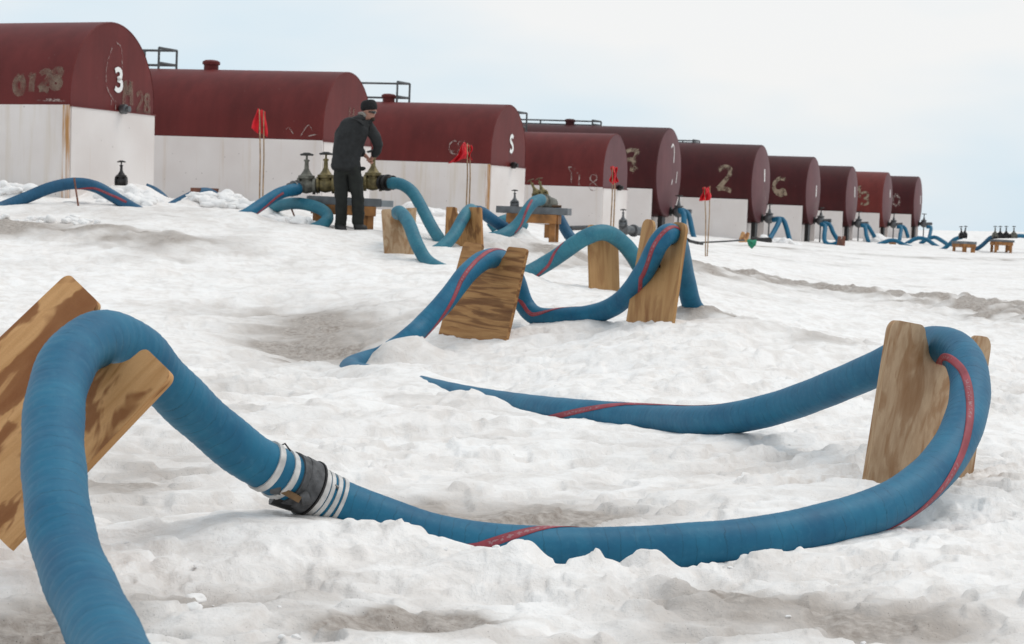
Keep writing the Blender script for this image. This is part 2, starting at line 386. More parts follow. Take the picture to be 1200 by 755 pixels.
# ------------------------------------------------------------------ terrain
def vnoise(x, y, seed):
    xi = np.floor(x).astype(np.int64); yi = np.floor(y).astype(np.int64)
    fx = x - xi; fy = y - yi
    fx = fx * fx * fx * (fx * (fx * 6 - 15) + 10); fy = fy * fy * fy * (fy * (fy * 6 - 15) + 10)
    def h(a, b):
        q = (a * 374761393 + b * 668265263 + seed * 974634777) & 0xffffffff
        q = ((q ^ (q >> 13)) * 1274126177) & 0xffffffff
        q = q ^ (q >> 16)
        return (q & 0xffffff) / float(0xffffff)
    a = h(xi, yi); b = h(xi + 1, yi); c = h(xi, yi + 1); d = h(xi + 1, yi + 1)
    return (a + (b - a) * fx) * (1 - fy) + (c + (d - c) * fx) * fy - 0.5

def fbm(x, y, seed, octs=4, gain=0.5):
    s = 0; a = 1; tot = 0
    for o in range(octs):
        s = s + a * vnoise(x * 2 ** o + 17.3 * o, y * 2 ** o - 9.1 * o, seed + o); tot += a; a *= gain
    return s / tot

def sstep(x, a, b):
    t = np.clip((x - a) / (b - a), 0, 1); return t * t * (3 - 2 * t)

CTRL = [(-150, 755, 5.0), (60, 755, 4.9), (300, 755, 5.1), (600, 755, 5.3), (900, 755, 5.4), (1200, 755, 5.5), (1400, 755, 5.5),
        (300, 650, 6.4), (450, 630, 6.9), (700, 665, 6.6), (1000, 640, 6.9), (1200, 600, 7.9), (0, 640, 6.6), (-150, 600, 7.0),
        (1070, 585, 8.2), (900, 560, 8.9), (600, 560, 8.8), (300, 530, 9.3), (830, 512, 10.5), (1200, 480, 12.4), (1350, 480, 12.4),
        (430, 437, 14.7), (600, 478, 12.2), (650, 420, 16.3), (200, 450, 13), (0, 430, 14), (-200, 400, 16),
        (570, 395, 16.9), (520, 398, 16.3), (690, 377, 17.1), (770, 372, 16.1), (812, 370, 17.4), (707, 338, 20.4), (622, 326, 20.5), (760, 346, 20),
        (250, 400, 16.5), (250, 340, 21.5), (100, 300, 23), (0, 320, 21.5), (400, 330, 21.5), (350, 290, 24.8), (-200, 300, 22),
        (465, 308, 24.9), (505, 312, 24.4), (540, 293, 26.7), (412, 272, 27.8), (430, 270, 28.6), (620, 284, 30), (500, 292, 26.4), (580, 282, 28.6),
        (80, 228, 29.6), (0, 235, 29), (150, 245, 27.8), (100, 262, 26), (0, 262, 26), (225, 246, 29.8), (300, 254, 27.8), (-200, 240, 28),
        (300, 242, 37.5), (400, 245, 38), (530, 252, 45.5), (690, 270, 53), (670, 276, 40), (740, 272, 60), (870, 280, 67.5), (940, 284, 75), (985, 281, 82.5),
        (1030, 281, 90), (1080, 279, 97), (1128, 297, 78), (1175, 297, 79), (1300, 295, 85), (900, 292, 50), (820, 290, 36), (1000, 302, 55),
        (1000, 322, 42), (1200, 362, 27.5), (1000, 337, 34), (850, 322, 32), (1350, 370, 27), (1000, 400, 19.6), (1200, 430, 16), (880, 355, 24),
        (1200, 320, 45), (1200, 285, 140), (900, 276, 150), (600, 262, 160), (200, 250, 150), (-300, 240, 120), (1500, 290, 150)]
_c = np.array([tuple(P(*c)) for c in CTRL])
_c = np.vstack([_c, [(x, y, -0.02) for x, y in ((0, 1.5), (-4, 0), (4, 0), (0, -5), (-9, 4), (9, 4), (20, -10), (-20, -10))],
                [(-30, 12, 0.1), (30, 12, -0.05), (0, 400, 1.5), (-250, 300, 2), (250, 300, 1.2), (900, 0, 0), (-900, 0, 1), (0, 2500, 7), (0, -900, 0), (2500, 2500, 7), (-2500, 2500, 7)]])
def _uv(x, y):
    r = np.sqrt(x * x + y * y + 1.0); th = np.arctan2(x, y)
    return th * 3.2, np.log(r) * 1.5
_cu, _cv = _uv(_c[:, 0], _c[:, 1])
def _phi(d2): return np.sqrt(d2 + 0.06)
_A = _phi((_cu[:, None] - _cu[None]) ** 2 + (_cv[:, None] - _cv[None]) ** 2) - np.eye(len(_c)) * 0.03
_A = np.block([[_A, np.ones((len(_c), 1))], [np.ones((1, len(_c))), np.zeros((1, 1))]])
_W = np.linalg.solve(_A, np.append(_c[:, 2], 0))
def base_z(x, y):
    x = np.asarray(x, float); y = np.asarray(y, float); u, v = _uv(x, y)
    z = np.full(x.shape, _W[-1])
    for cu, cv, wt in zip(_cu, _cv, _W[:-1]):
        z = z + wt * _phi((u - cu) ** 2 + (v - cv) ** 2)
    return z
def gz(x, y): return float(base_z(np.array([x]), np.array([y]))[0])
_Ds = np.exp(np.linspace(math.log(3.5), math.log(400), 900))
def on_ground(px, py):
    """where the ray of a pixel first meets the ground"""
    d = FWD + RGT * ((px - CX) / F_PX) + UP * ((CY - py) / F_PX)
    xs = CAM.x + _Ds * d.x; ys = CAM.y + _Ds * d.y; zs = CAM.z + _Ds * d.z
    hit = np.nonzero(zs <= base_z(xs, ys))[0]
    D = _Ds[hit[0]] if len(hit) else 150.0
    return P(px, py, D), D

CREST = []     # torn snow crests that stand against the hose
PULL = []      # x, y, z, radius : the snow lies at this height here (round hoses, legs and feet)

# ------------------------------------------------------------------ hoses (their courses also shape the snow)
HR = 0.0825
X9 = None
def hose_path(pts, step):
    """pts: (px, py, D, burial or None): burial b puts the snow at centre + b * radius"""
    q = [(*P(p[0], p[1], p[2]), p[0], p[1]) for p in pts]
    c = catmull(q, step)
    for i in range(len(pts) - 1):
        b0, b1 = pts[i][3], pts[i + 1][3]
        if b0 is None and b1 is None: continue
    # pull samples
    seg = np.linalg.norm(np.diff(c[:, :3], axis=0), axis=1); s = np.concatenate([[0], np.cumsum(seg)])
    cs = [s[int(np.argmin(np.linalg.norm(c[:, :3] - np.array(k[:3]), axis=1)))] for k in q]
    for t in np.arange(0, s[-1], 0.06 if step < 0.03 else 0.09):
        j = max(0, min(len(cs) - 2, int(np.searchsorted(cs, t)) - 1))
        b0, b1 = pts[j][3], pts[j + 1][3]
        if b0 is None or b1 is None: continue
        f = (t - cs[j]) / max(cs[j + 1] - cs[j], 1e-6); b = b0 + (b1 - b0) * f
        k = int(np.searchsorted(s, t)); k = min(k, len(c) - 1)
        PULL.append((c[k, 0], c[k, 1], c[k, 2] + b * HR, 0.27 if (b < -0.35 and c[k, 1] < 9) or b > 0.7 else 0.16))
    return c, s

def hose_mesh(name, c, s, mat, n=14, wrinkle=0.0, r=HR, parent=None, seed=0):
    pts = [Vector(p[:3]) for p in c]; fr = frames(pts)
    vs = []; uvs = []; rr = random.Random(seed)
    ph = [rr.random() * 6 for _ in range(6)]
    for i, (p, (t, a, b)) in enumerate(zip(pts, fr)):
        si = float(s[i])
        for k in range(n):
            q = 2 * math.pi * k / n
            ri = r
            if wrinkle:
                z = si + 0.012 * math.sin(q + ph[0]) + 0.006 * math.sin(2 * q + ph[1])
                saw = (z / 0.042 + 0.25 * math.sin(z * 9 + ph[2])) % 1.0
                ri += wrinkle * ((saw ** 0.6) - 0.5) + wrinkle * 0.7 * math.sin(z * 23 + ph[3])
            vs.append(p + ri * (a * math.cos(q) + b * math.sin(q)))
    fs = []; luv = []
    for i in range(len(pts) - 1):
        for k in range(n):
            k2 = (k + 1) % n
            fs.append((i * n + k, (i + 1) * n + k, (i + 1) * n + k2, i * n + k2))
            luv += [(k / n, s[i]), (k / n, s[i + 1]), ((k + 1) / n, s[i + 1]), ((k + 1) / n, s[i])]
    fs.append(tuple(range(n))); luv += [(0, 0)] * n
    fs.append(tuple(reversed(range((len(pts) - 1) * n, len(pts) * n)))); luv += [(0, 0)] * n
    me = bpy.data.meshes.new(name); me.from_pydata(vs, [], fs)
    ul = me.uv_layers.new(name='UVMap'); ul.data.foreach_set('uv', [x for p in luv for x in p])
    me.materials.append(mat)
    for p in me.polygons: p.use_smooth = True
    o = bpy.data.objects.new(name, me); COL.objects.link(o)
    if parent: o.parent = parent
    return o

def stripe_mesh(c, s, keys, half=11.5, lift=1.016, parent=None):
    """a flat printed band that winds round the hose. keys: (px, py, degrees from the side that faces the photographer)"""
    ks = sorted((s[int(np.argmin((c[:, 3] - k[0]) ** 2 + (c[:, 4] - k[1]) ** 2 + (0 if len(k) < 4 else 1e6 * ((s < k[3][0]) | (s > k[3][1])))))], k[2]) for k in keys)
    vs = []; fs = []; luv = []; row = []
    for i in range(len(c)):
        if s[i] < ks[0][0] or s[i] > ks[-1][0]: continue
        p = Vector(c[i, :3]); t = Vector(c[min(i + 1, len(c) - 1), :3] - c[max(i - 1, 0), :3]).normalized()
        vw = (CAM - p); vw = (vw - t * vw.dot(t)).normalized()
        lf = vw.cross(t).normalized()           # left of travel as the photographer sees it
        off = np.interp(s[i], [k[0] for k in ks], [k[1] for k in ks])
        for j in range(5):
            a = R(float(off) + half * (j / 2 - 1))
            vs.append(p + HR * lift * (vw * math.cos(a) + lf * math.sin(a)))
        row.append(s[i])
    for i in range(len(row) - 1):
        for j in range(4):
            fs.append((i * 5 + j, i * 5 + j + 1, i * 5 + j + 6, i * 5 + j + 5))
            luv += [(j / 4, row[i]), ((j + 1) / 4, row[i]), ((j + 1) / 4, row[i + 1]), (j / 4, row[i + 1])]
    me = bpy.data.meshes.new('stripe'); me.from_pydata(vs, [], fs)
    ul = me.uv_layers.new(name='UVMap'); ul.data.foreach_set('uv', [x for p in luv for x in p])
    me.materials.append(M['stripe'])
    for p in me.polygons: p.use_smooth = True
    o = bpy.data.objects.new('stripe', me); COL.objects.link(o); o.parent = parent
    so = o.modifiers.new('Solidify', 'SOLIDIFY'); so.thickness = 0.002; so.offset = 0
    return o

def hose(label, pts, mat='blue', step=0.05, n=14, wrinkle=0.0, stripe=None, group='blue fuel hoses on the snow', seed=0):
    c, s = hose_path(pts, step)
    root = empty('fuel_hose', c[0, :3])
    bpy.context.view_layer.update()
    tag(root, label, 'hose', group)
    def inv(o):
        o.matrix_parent_inverse = Matrix.Translation(-Vector(c[0, :3])); return o
    inv(hose_mesh('tube', c, s, M[mat], n, wrinkle, parent=root, seed=seed))
    if stripe: inv(stripe_mesh(c, s, stripe, parent=root))
    return c, s

NO = None
HOSE_A = [(215, 960, 3.6, -0.9), (170, 850, 4.1, -0.9), (128, 757, 4.55, -0.75), (84, 663, 4.95, NO), (68, 600, 5.15, NO), (62, 516, 5.45, NO), (68, 455, 5.7, NO), (88, 414, 5.9, NO), (124, 396, 6.1, NO), (160, 411, 6.25, NO),
          (190, 444, 6.4, NO), (236, 489, 6.6, NO), (285, 530, 6.75, NO), (320, 551, 6.83, -1.45), (347, 565, 6.9, -1.25)]
HOSE_B = [(347, 565, 6.9, -1.25), (395, 589, 6.98, -0.75), (450, 611, 7.0, -0.2), (520, 633, 7.0, -0.05), (600, 643, 7.0, -0.8), (700, 646, 7.05, -0.8), (800, 641, 7.1, -0.8), (900, 631, 7.2, -0.55), (1000, 607, 7.4, -0.75), (1060, 581, 7.6, -1.2),
          (1105, 541, 7.85, NO), (1130, 495, 8.1, NO), (1137, 450, 8.4, NO), (1125, 415, 8.7, NO), (1095, 404, 9.0, NO), (1060, 416, 9.3, NO), (1010, 440, 9.6, NO), (930, 472, 10.1, NO), (870, 488, 10.4, -1.0), (820, 494, 10.7, -0.8),
          (750, 490, 11.3, -0.5), (650, 482, 12.0, -0.2), (570, 471, 12.9, 0.0), (515, 460, 13.6, 0.75), (460, 446, 14.4, 1.5), (420, 438, 15.0, 0.45), (410, 432, 15.5, 0.3), (424, 425, 15.8, -0.5), (438, 421, 15.9, 0.3), (447, 418, 15.9, 1.3), (460, 410, 15.95, 1.35), (472, 402, 16.0, 0.9), (484, 392, 16.05, -0.2),
          (495, 382, 16.15, NO), (522, 353, 16.3, NO), (548, 320, 16.5, NO), (570, 304, 16.75, NO), (590, 306, 17.1, NO), (604, 328, 17.4, NO), (614, 356, 17.5, NO), (630, 371, 17.4, -0.6), (660, 372, 17.2, -0.3), (700, 367, 17.0, -0.4), (730, 351, 16.7, NO),
          (755, 318, 16.3, NO), (772, 285, 16.0, NO), (786, 274, 16.1, NO), (795, 288, 16.5, NO), (802, 322, 16.9, NO), (810, 355, 17.1, -0.1), (818, 368, 17.2, 0.9)]
hose('thick blue hose curving up over the leaning plywood board at lower left', HOSE_A, 'blue', 0.008, 30, 0.0024, None, seed=1)
cB, sB = hose_path(HOSE_B, 0.010)
PULL_B = None
rootB = tag(empty('fuel_hose', cB[0, :3]), 'long blue hose with red stripe, looping over the worn board at right and winding back', 'hose', 'blue fuel hoses on the snow')
invB = Matrix.Translation(-Vector(cB[0, :3]))
h = hose_mesh('tube', cB, sB, M['blue'], 24, 0.0009, parent=rootB, seed=2); h.matrix_parent_inverse = invB
sm = [float(sB[int(np.argmin((cB[:, 3] - a) ** 2 + (cB[:, 4] - b) ** 2))]) for a, b in ((347, 565), (1137, 450), (820, 494), (495, 382), (604, 328), (755, 318))]
h = stripe_mesh(cB, sB, [(400, 590, -70), (500, 628, -38), (560, 640, -5), (640, 645, 75), (700, 646, 130), (950, 620, 230), (1045, 588, 285), (1100, 545, 328), (1130, 495, 360), (1137, 450, 384), (1128, 420, 415), (1108, 407, 445), (1050, 420, 540),
                         (820, 494, 620), (740, 489, 655), (650, 482, 760), (570, 471, 860), (472, 402, 985), (500, 378, 1010), (535, 337, 1078), (560, 310, 1105), (590, 306, 1180), (612, 350, 1430), (630, 371, 1440), (660, 372, 1520), (755, 318, 1795), (772, 285, 1815), (786, 274, 1830)], parent=rootB); h.matrix_parent_inverse = invB

hose('teal hose arching over the upright plywood board, left of the rounded double-prong board', [(596, 330, 20.3, 1.3), (618, 321, 20.4, 0.0), (648, 304, 20.5, NO), (685, 279, 20.4, NO), (710, 273, 20.5, NO), (733, 288, 20.7, NO), (752, 316, 20.8, NO), (766, 338, 20.6, 0.0), (778, 350, 20.4, 1.3)], 'teal', 0.03, 20, 0.001,
     [(618, 321, -60), (640, 309, -20), (665, 292, 80)], seed=3)
hose('teal hose dropping over the grey weathered board next to the person', [(463, 276, 26.7, 0.3), (463, 262, 26.5, NO), (464, 252, 26.1, NO), (469, 249, 25.6, NO), (479, 262, 25.1, NO), (488, 285, 24.8, NO), (498, 303, 24.7, NO), (509, 312, 24.5, 0.1), (524, 319, 24.4, 1.4)], 'teal', 0.05, 16, 0, seed=4)
hose('teal hose bending down from the right end of the valve row beside the person', [(457, 214.5, 28.2, NO), (470, 216, 28.1, NO), (483, 225, 28.0, NO), (494, 243, 27.8, NO), (506, 266, 27.5, NO), (517, 283, 27.3, 0.1), (526, 294, 27.2, 1.4)], 'teal', 0.05, 16, 0, seed=5)
hose('teal hose lifted through the notch of the orange board before the white tank wall', [(502, 299, 26.3, 1.3), (518, 290, 26.4, 0.0), (532, 275, 26.6, NO), (544, 254, 26.9, NO), (552, 246, 27.3, NO), (556, 254, 27.8, NO), (558, 268, 28.0, NO), (559, 284, 28.1, 0.5)], 'teal', 0.05, 16, 0, seed=6)
hose('dark blue hose slanting down behind the orange square-pronged board', [(548, 249, 28.6, NO), (562, 248, 28.6, NO), (576, 257, 28.8, NO), (591, 267, 29.0, 0.0), (604, 275, 29.2, 1.4)], 'navy', 0.05, 14, 0, seed=16)
hose('teal hose sloping down to the left from the valves on the four-legged table', [(634, 234, 29.5, NO), (626, 237, 29.2, NO), (618, 246, 29.0, NO), (609, 260, 28.9, NO), (598, 270, 28.8, NO), (584, 277, 28.6, 0.1), (566, 281, 28.5, 1.4)], 'teal', 0.05, 16, 0,
     [(622, 241, -30), (612, 256, 10), (598, 270, 60)], seed=7)
hose('short teal hose end showing behind the table at the small valve', [(574, 268, 31.5, 0.2), (584, 261, 31.5, NO), (594, 257, 31.6, NO), (604, 258, 31.8, NO), (614, 265, 32, 0.6)], 'teal', 0.06, 12, 0, seed=8)
hose('dark blue hose coming down at the right end of the four-legged table', [(648, 244, 30.9, NO), (655, 255, 30.8, NO), (663, 270, 30.7, NO), (670, 280, 30.6, 0.1), (678, 288, 30.5, 1.4)], 'navy', 0.06, 12, 0, seed=9)
hose('blue hose rising from the snow to the left end of the valve row', [(276, 257, 27.5, 1.3), (291, 250, 27.6, 0.0), (306, 240, 27.8, NO), (325, 228, 28.0, NO), (340, 223, 28.1, NO), (350, 221.5, 28.2, NO)], 'blue', 0.05, 16, 0, [(291, 250, -70), (310, 238, -40), (330, 226, -10)], seed=10)
hose('blue hose hooking round under the left end of the grey table top', [(308, 250, 28.9, 1.2), (317, 245, 28.9, 0.0), (332, 240, 28.6, NO), (350, 238.5, 28.3, NO), (368, 242, 28.1, NO), (380, 248, 28.0, NO), (384, 256, 27.9, NO), (377, 264, 27.7, 0.1), (364, 270, 27.6, 1.3)], 'teal', 0.05, 16, 0, seed=11)
hose('dark blue hose arching in front of the tank numbered three', [(-70, 262, 27.0, 0.3), (-30, 254, 27.4, -0.4), (0, 244, 27.8, NO), (30, 232, 28.0, NO), (60, 220, 28.1, NO), (88, 215, 28.2, NO), (112, 219, 28.2, NO), (132, 230, 28.2, NO), (150, 241, 28.1, -0.2), (170, 252, 28.0, 1.4)], 'navy', 0.05, 16, 0,
     [(88, 215, -80), (112, 219, -20), (140, 235, 10), (150, 241, 20)], seed=12)
hose('stub of dark hose poking out of the snow lumps below the small valve', [(170, 221, 31.0, 0.8), (178, 224, 31.0, NO), (186, 229, 30.8, NO), (193, 236, 30.5, 0.9)], 'navy', 0.06, 12, 0, seed=13)
hose('blue hose resting on the small red-brown wooden cradle', [(196, 246, 29.8, 1.2), (206, 240, 29.9, 0.0), (220, 233, 30.0, NO), (234, 227, 30.1, NO), (245, 227, 30.2, NO), (254, 233, 30.3, 0.0), (262, 240, 30.3, 1.2)], 'navy', 0.05, 14, 0, seed=14)
FAR = 'blue hoses around the far tanks'
def fh(label, pts, mat='blue', seed=0): hose(label, pts, mat, 0.15, 10, 0, None, FAR, seed)
fh('blue hose bending down from the outlet of the tall tank behind the rounded boards', [(795, 247.5, 61.2, NO), (801, 247, 61.2, NO), (807, 252, 61.0, NO), (810, 265, 60.8, NO), (813, 278, 60.6, 0.2), (816, 284, 60.5, 1.3)], 'blue', 20)
fh('short blue hose hanging straight beside a rounded prong', [(797, 247, 60.4, NO), (801, 250, 60.2, NO), (801.5, 262, 60.0, NO), (800, 276, 59.8, 0.3)], 'blue', 21)
fh('left blue hose leg at the tank marked two', [(906, 258, 68.4, NO), (913, 257, 68.2, NO), (912, 262, 68, NO), (905, 275, 67.6, NO), (899, 284, 67.2, 0.3)], 'blue', 22)
fh('right blue hose leg at the tank marked two', [(909, 257, 68.8, NO), (917, 257, 68.8, NO), (921, 265, 68.6, NO), (925, 280, 68.4, 0.2), (927, 286, 68.3, 1.2)], 'blue', 23)
fh('blue hose making a loop to a leaning board at the tank marked six', [(962, 263, 75.6, NO), (967, 265, 75.4, NO), (966, 276, 75, NO), (967, 284, 74.8, NO), (974, 287, 74.6, -0.3), (983, 284, 74.4, NO)], 'blue', 24)
fh('blue hose bracing down beside the loop at the tank marked six', [(964, 262, 76.2, NO), (972, 263, 76.2, NO), (976, 272, 76, NO), (982, 282, 75.8, 0.2)], 'blue', 25)
fh('near blue hose leg at the tank without a side mark', [(1009, 264, 83, NO), (1014, 266, 83, NO), (1015, 275, 82.7, NO), (1018, 284, 82.4, 0.4)], 'blue', 26)
fh('outer blue hose leg at the tank without a side mark', [(1011, 264, 83.6, NO), (1017, 265, 83.6, NO), (1021, 271, 83.5, NO), (1025, 278, 83.4, 0.4)], 'blue', 27)
fh('near blue hose leg at the lighter red tank', [(1051, 266, 90.5, NO), (1056, 267, 90.4, NO), (1055, 275, 90, NO), (1054, 283, 89.6, 0.4)], 'blue', 28)
fh('outer blue hose leg at the lighter red tank', [(1053, 265.5, 91, NO), (1059, 266, 91, NO), (1062, 271, 91, NO), (1064, 278, 90.8, 0.4)], 'blue', 29)
fh('blue hose dropping from the outlet of the last tank', [(1086, 266, 98, NO), (1091, 266.5, 98, NO), (1090, 274, 97.6, NO), (1088, 283, 97, 0.4)], 'blue', 30)
fh('blue hose humped over a small board left of the far tables', [(1027, 288, 82, 0.8), (1035, 284.5, 82, -0.2), (1043, 282, 82, NO), (1051, 282.5, 82, NO), (1059, 287, 82, NO), (1067, 290, 82, 0.3), (1073, 292, 82, 1.2)], 'blue', 31)
fh('blue hose making a wide hump behind the first far hump', [(1056, 290, 85, 0.8), (1065, 284, 85, NO), (1076, 279, 85, NO), (1086, 281, 85, NO), (1095, 287, 84.5, NO), (1104, 293, 84, 0.6)], 'blue', 32)
fh('blue hose crossing the wide hump just left of the far tables', [(1078, 286, 86, 0.6), (1086, 281, 86, NO), (1095, 278, 86, NO), (1105, 283, 85.5, NO), (1114, 289, 85, NO), (1126, 292, 84.5, 0.5)], 'blue', 33)
fh('blue hose climbing to the left far table', [(1096, 295, 81, 0.5), (1104, 293, 81, -0.2), (1112, 287, 81, NO), (1119, 280.5, 80.5, NO), (1127, 278, 80.2, NO)], 'blue', 34)
fh('dark blue hose climbing to the right far table', [(1141, 293, 81, 0.8), (1148, 290, 81, NO), (1155, 284, 80.8, NO), (1161, 278.5, 80.6, NO), (1168, 277.5, 80.4, NO)], 'navy', 35)
fh('blue hose leaving the frame from the right far table', [(1186, 277, 80.6, NO), (1196, 276.5, 80.8, NO), (1206, 278, 81, NO), (1225, 284, 81, NO), (1245, 292, 81, 0.5)], 'blue', 36)

# table feet, boots and similar stand on snow at the right height
def foot(px, py, D, r=0.3):
    p = P(px, py, D); PULL.append((p.x, p.y, p.z, r)); return p
for q in ((372, 268, 28.4), (432, 270, 28.4), (400, 270, 27.75), (421, 269, 27.75), (605, 282, 29.8), (650, 284, 29.8), (628, 283, 30)): foot(*q, 0.35)
foot(142, 217, 30.2, 0.3); foot(152, 219, 30.0, 0.3)
for q in ((1122, 297, 78.5), (1135, 298, 78.5), (1165, 297, 80), (1185, 297, 80)): foot(*q, 0.8)

# ------------------------------------------------------------------ snow ground: one sheet from the feet of the camera to the horizon
def make_ground():
    th_in = np.arange(-15.2, 15.2001, 0.052)
    th_l = -15.2 - np.cumsum(np.linspace(0.08, 6.2, 52)); th_l = th_l[th_l > -180][::-1]
    th = np.radians(np.concatenate([[-180], th_l, th_in, -th_l[::-1]]))
    rs = [0.6]
    while rs[-1] < 9000:
        r = rs[-1]
        k = 0.04 if r < 3.8 else 0.0034 if r < 19 else 0.0048 if r < 36 else 0.008 if r < 110 else 0.07
        rs.append(r * (1 + k))
    rs = np.array(rs); nt_, nr = len(th), len(rs)
    TH, RR = np.meshgrid(th, rs)
    X = (RR * np.sin(TH)).ravel(); Y = (RR * np.cos(TH)).ravel(); r = RR.ravel()
    Z = base_z(X, Y)
    sp = r * np.where(r < 19, 0.0034, np.where(r < 36, 0.0048, np.where(r < 110, 0.008, 0.07))) * 0.6 + np.where(np.abs(TH.ravel()) > R(15.3), r * 0.02, 0)
    def att(wl): return np.clip(wl / (4.5 * sp) - 0.25, 0, 1)
    # drift direction
    a = R(-28); xr = X * math.cos(a) - Y * math.sin(a); yr = X * math.sin(a) + Y * math.cos(a)
    wx = xr + 0.35 * fbm(X * 0.9, Y * 0.9, 5, 3); wy = yr + 0.35 * fbm(X * 0.9, Y * 0.9, 9, 3)
    fg = 0.5 + 0.5 * sstep(r, 8.0, 13.0)
    mid = 0.11 * fbm(wx * 0.45, wy * 0.8, 11, 3) * att(1.6) * fg
    mid += 0.075 * (0.28 - np.abs(fbm(wx * 0.7, wy * 1.9, 21, 3)) * 2.2) * att(0.7) * fg
    # melted crust: plates with crisp edges
    pl = fbm(wx * 1.3, wy * 2.2, 31, 4, 0.55)
    near = np.clip(1.25 - r / 30, 0.25, 1)
    mid += near * 0.034 * (sstep(pl, 0.02, 0.06) + 0.8 * sstep(pl, -0.16, -0.12) - 1.1) * att(0.5)
    fine = 0.026 * fbm(wx * 3.2, wy * 6.0, 41, 3) * att(0.2) + 0.007 * fbm(X * 13, Y * 13, 51, 3) * att(0.07)
    q = fbm(wx * 2.2, wy * 3.4, 141, 4, 0.58) * 8.0; qi = np.floor(q); qf = q - qi
    chip = (qi + sstep(qf, 0.40, 0.60)) / 8.0
    patch = 0.15 + 0.85 * sstep(fbm(wx * 0.5, wy * 0.7, 151, 3), -0.08, 0.12)
    fine += 0.13 * chip * patch * att(0.22) * np.clip(1.15 - r / 60, 0.4, 1)
    fine += 0.020 * (0.25 - np.abs(fbm(wx * 5.5, wy * 8.5, 161, 2)) * 2) * att(0.16)
    pits = fbm(X * 5.5, Y * 5.5, 61, 2); fine -= 0.020 * sstep(pits, 0.16, 0.30) * att(0.18)
    dirt = 0.12 + 0.30 * sstep(fbm(wx * 0.6, wy * 0.9, 71, 4), 0.03, 0.25) + 0.30 * sstep(-pl, 0.05, 0.28) + 0.12 * sstep(-chip, 0.05, 0.3) * np.clip(1.4 - r / 18, 0, 1)
    # named places: trenches, banks, dirty ice
    def blob(px, py, sx, sy, rot, amp, d=0.0, sharp=1.0):
        nonlocal Z, dirt
        p, _ = on_ground(px, py); dx = X - p.x; dy = Y - p.y; c, s_ = math.cos(R(rot)), math.sin(R(rot))
        u = (dx * c + dy * s_) / sx; v = (-dx * s_ + dy * c) / sy
        q = u * u + v * v; m = q < 9
        g = np.exp(-q[m] ** sharp)
        Z[m] += amp * g
        if d: dirt[m] += d * g * (0.6 + 1.1 * fbm(X[m] * 2.2, Y[m] * 2.2, 81, 4) + 0.4)
    blob(478, 728, 0.20, 0.34, -25, -0.045, 2.0, 2); blob(590, 750, 0.25, 0.2, 10, -0.02, 0.5, 2)
    blob(40, 725, 0.22, 0.5, 0, -0.06, 1.1, 1.5); blob(230, 690, 0.15, 0.2, 0, -0.05, 0.5)
    blob(900, 720, 0.55, 0.55, 20, -0.02, 0.6, 1.5); blob(840, 690, 0.3, 0.3, 0, -0.02, 0.4)
    blob(590, 604, 0.6, 0.35, 0, -0.02, 0.75); blob(490, 585, 0.6, 0.6, -20, -0.03, 0.6); blob(690, 590, 0.35, 0.3, 0, -0.02, 0.5)
    blob(370, 380, 0.9, 2.4, 10, -0.12, 0.9); blob(405, 405, 0.5, 1.0, 30, -0.10, 0.3)
    blob(150, 560, 0.35, 0.7, 0, -0.04, 0.9); blob(1120, 700, 0.4, 0.4, 0, 0, 0.25)
    blob(300, 262, 3.0, 1.2, 0, 0.03, 0.3); blob(60, 275, 2.4, 1.0, 0, 0.03, 0.35); blob(175, 296, 0.4, 0.9, 0, 0.02, 0.5)
    blob(148, 234, 0.55, 0.30, 0, 0.27); blob(168, 238, 0.35, 0.3, 0, 0.10); blob(8, 236, 0.5, 0.3, 0, 0.16); blob(265, 248, 0.5, 0.3, 0, 0.10)
    # bank pushed against the near side of the hose, with two torn crests
    blob(455, 640, 0.42, 0.16, -25, 0.075); blob(560, 668, 0.28, 0.13, -30, 0.07); blob(400, 630, 0.3, 0.14, -30, 0.03)
    CREST.extend([(620, 672, 0.05, 0.05, 0, 0.05), (640, 668, .06, .05, 0, .03), (752, 660, 0.11, 0.06, -40, 0.10), (800, 690, 0.24, 0.08, -42, 0.06), (745, 652, 0.025, 0.03, 0, 0.045), (700, 672, .09, .05, 0, .035)])
    blob(300, 640, 0.35, 0.25, -20, 0.04); blob(100, 470, 1.5, 0.5, -10, 0.05)
    # grooves and drifts behind
    blob(300, 430, 2.2, 0.28, -14, -0.16, 0.12); blob(520, 475, 1.1, 0.35, -25, 0.07); blob(480, 500, 1.3, 0.3, -22, 0.06); blob(470, 425, 0.5, 0.22, -15, 0.06)
    blob(800, 345, 1.6, 0.5, -12, 0.05)
    # the dirty ridge that runs to the right edge, and the far cart tracks
    def line(pts, wd, amp, d, seed, wl):
        nonlocal Z, dirt
        ps = [on_ground(*q)[0] for q in pts]
        best = np.full(X.shape, 1e9)
        for p, q in zip(ps[:-1], ps[1:]):
            ex, ey = q.x - p.x, q.y - p.y; l2 = ex * ex + ey * ey
            t = np.clip(((X - p.x) * ex + (Y - p.y) * ey) / l2, 0, 1)
            best = np.minimum(best, np.hypot(X - p.x - t * ex, Y - p.y - t * ey))
        nzv = fbm(X * wl, Y * wl, seed, 4, 0.6)
        g = np.exp(-(best / wd) ** 2)
        Z += g * amp * (0.55 + 2.0 * nzv); dirt += d * g * (0.75 + 1.6 * fbm(X * wl * 1.4, Y * wl * 1.4, seed + 3, 3))
    line([(800, 318), (900, 330), (1000, 344), (1100, 357), (1200, 372), (1330, 392)], 1.2, 0.15, 1.2, 91, 2.4)
    line([(840, 375), (940, 398), (1030, 412)], 0.5, 0.06, 0.6, 95, 1.2)
    line([(640, 300), (700, 318), (800, 322)], 1.1, 0.14, 0.7, 97, 1.5)
    line([(600, 290), (640, 292)], 0.9, 0.08, 0.2, 98, 1.5)
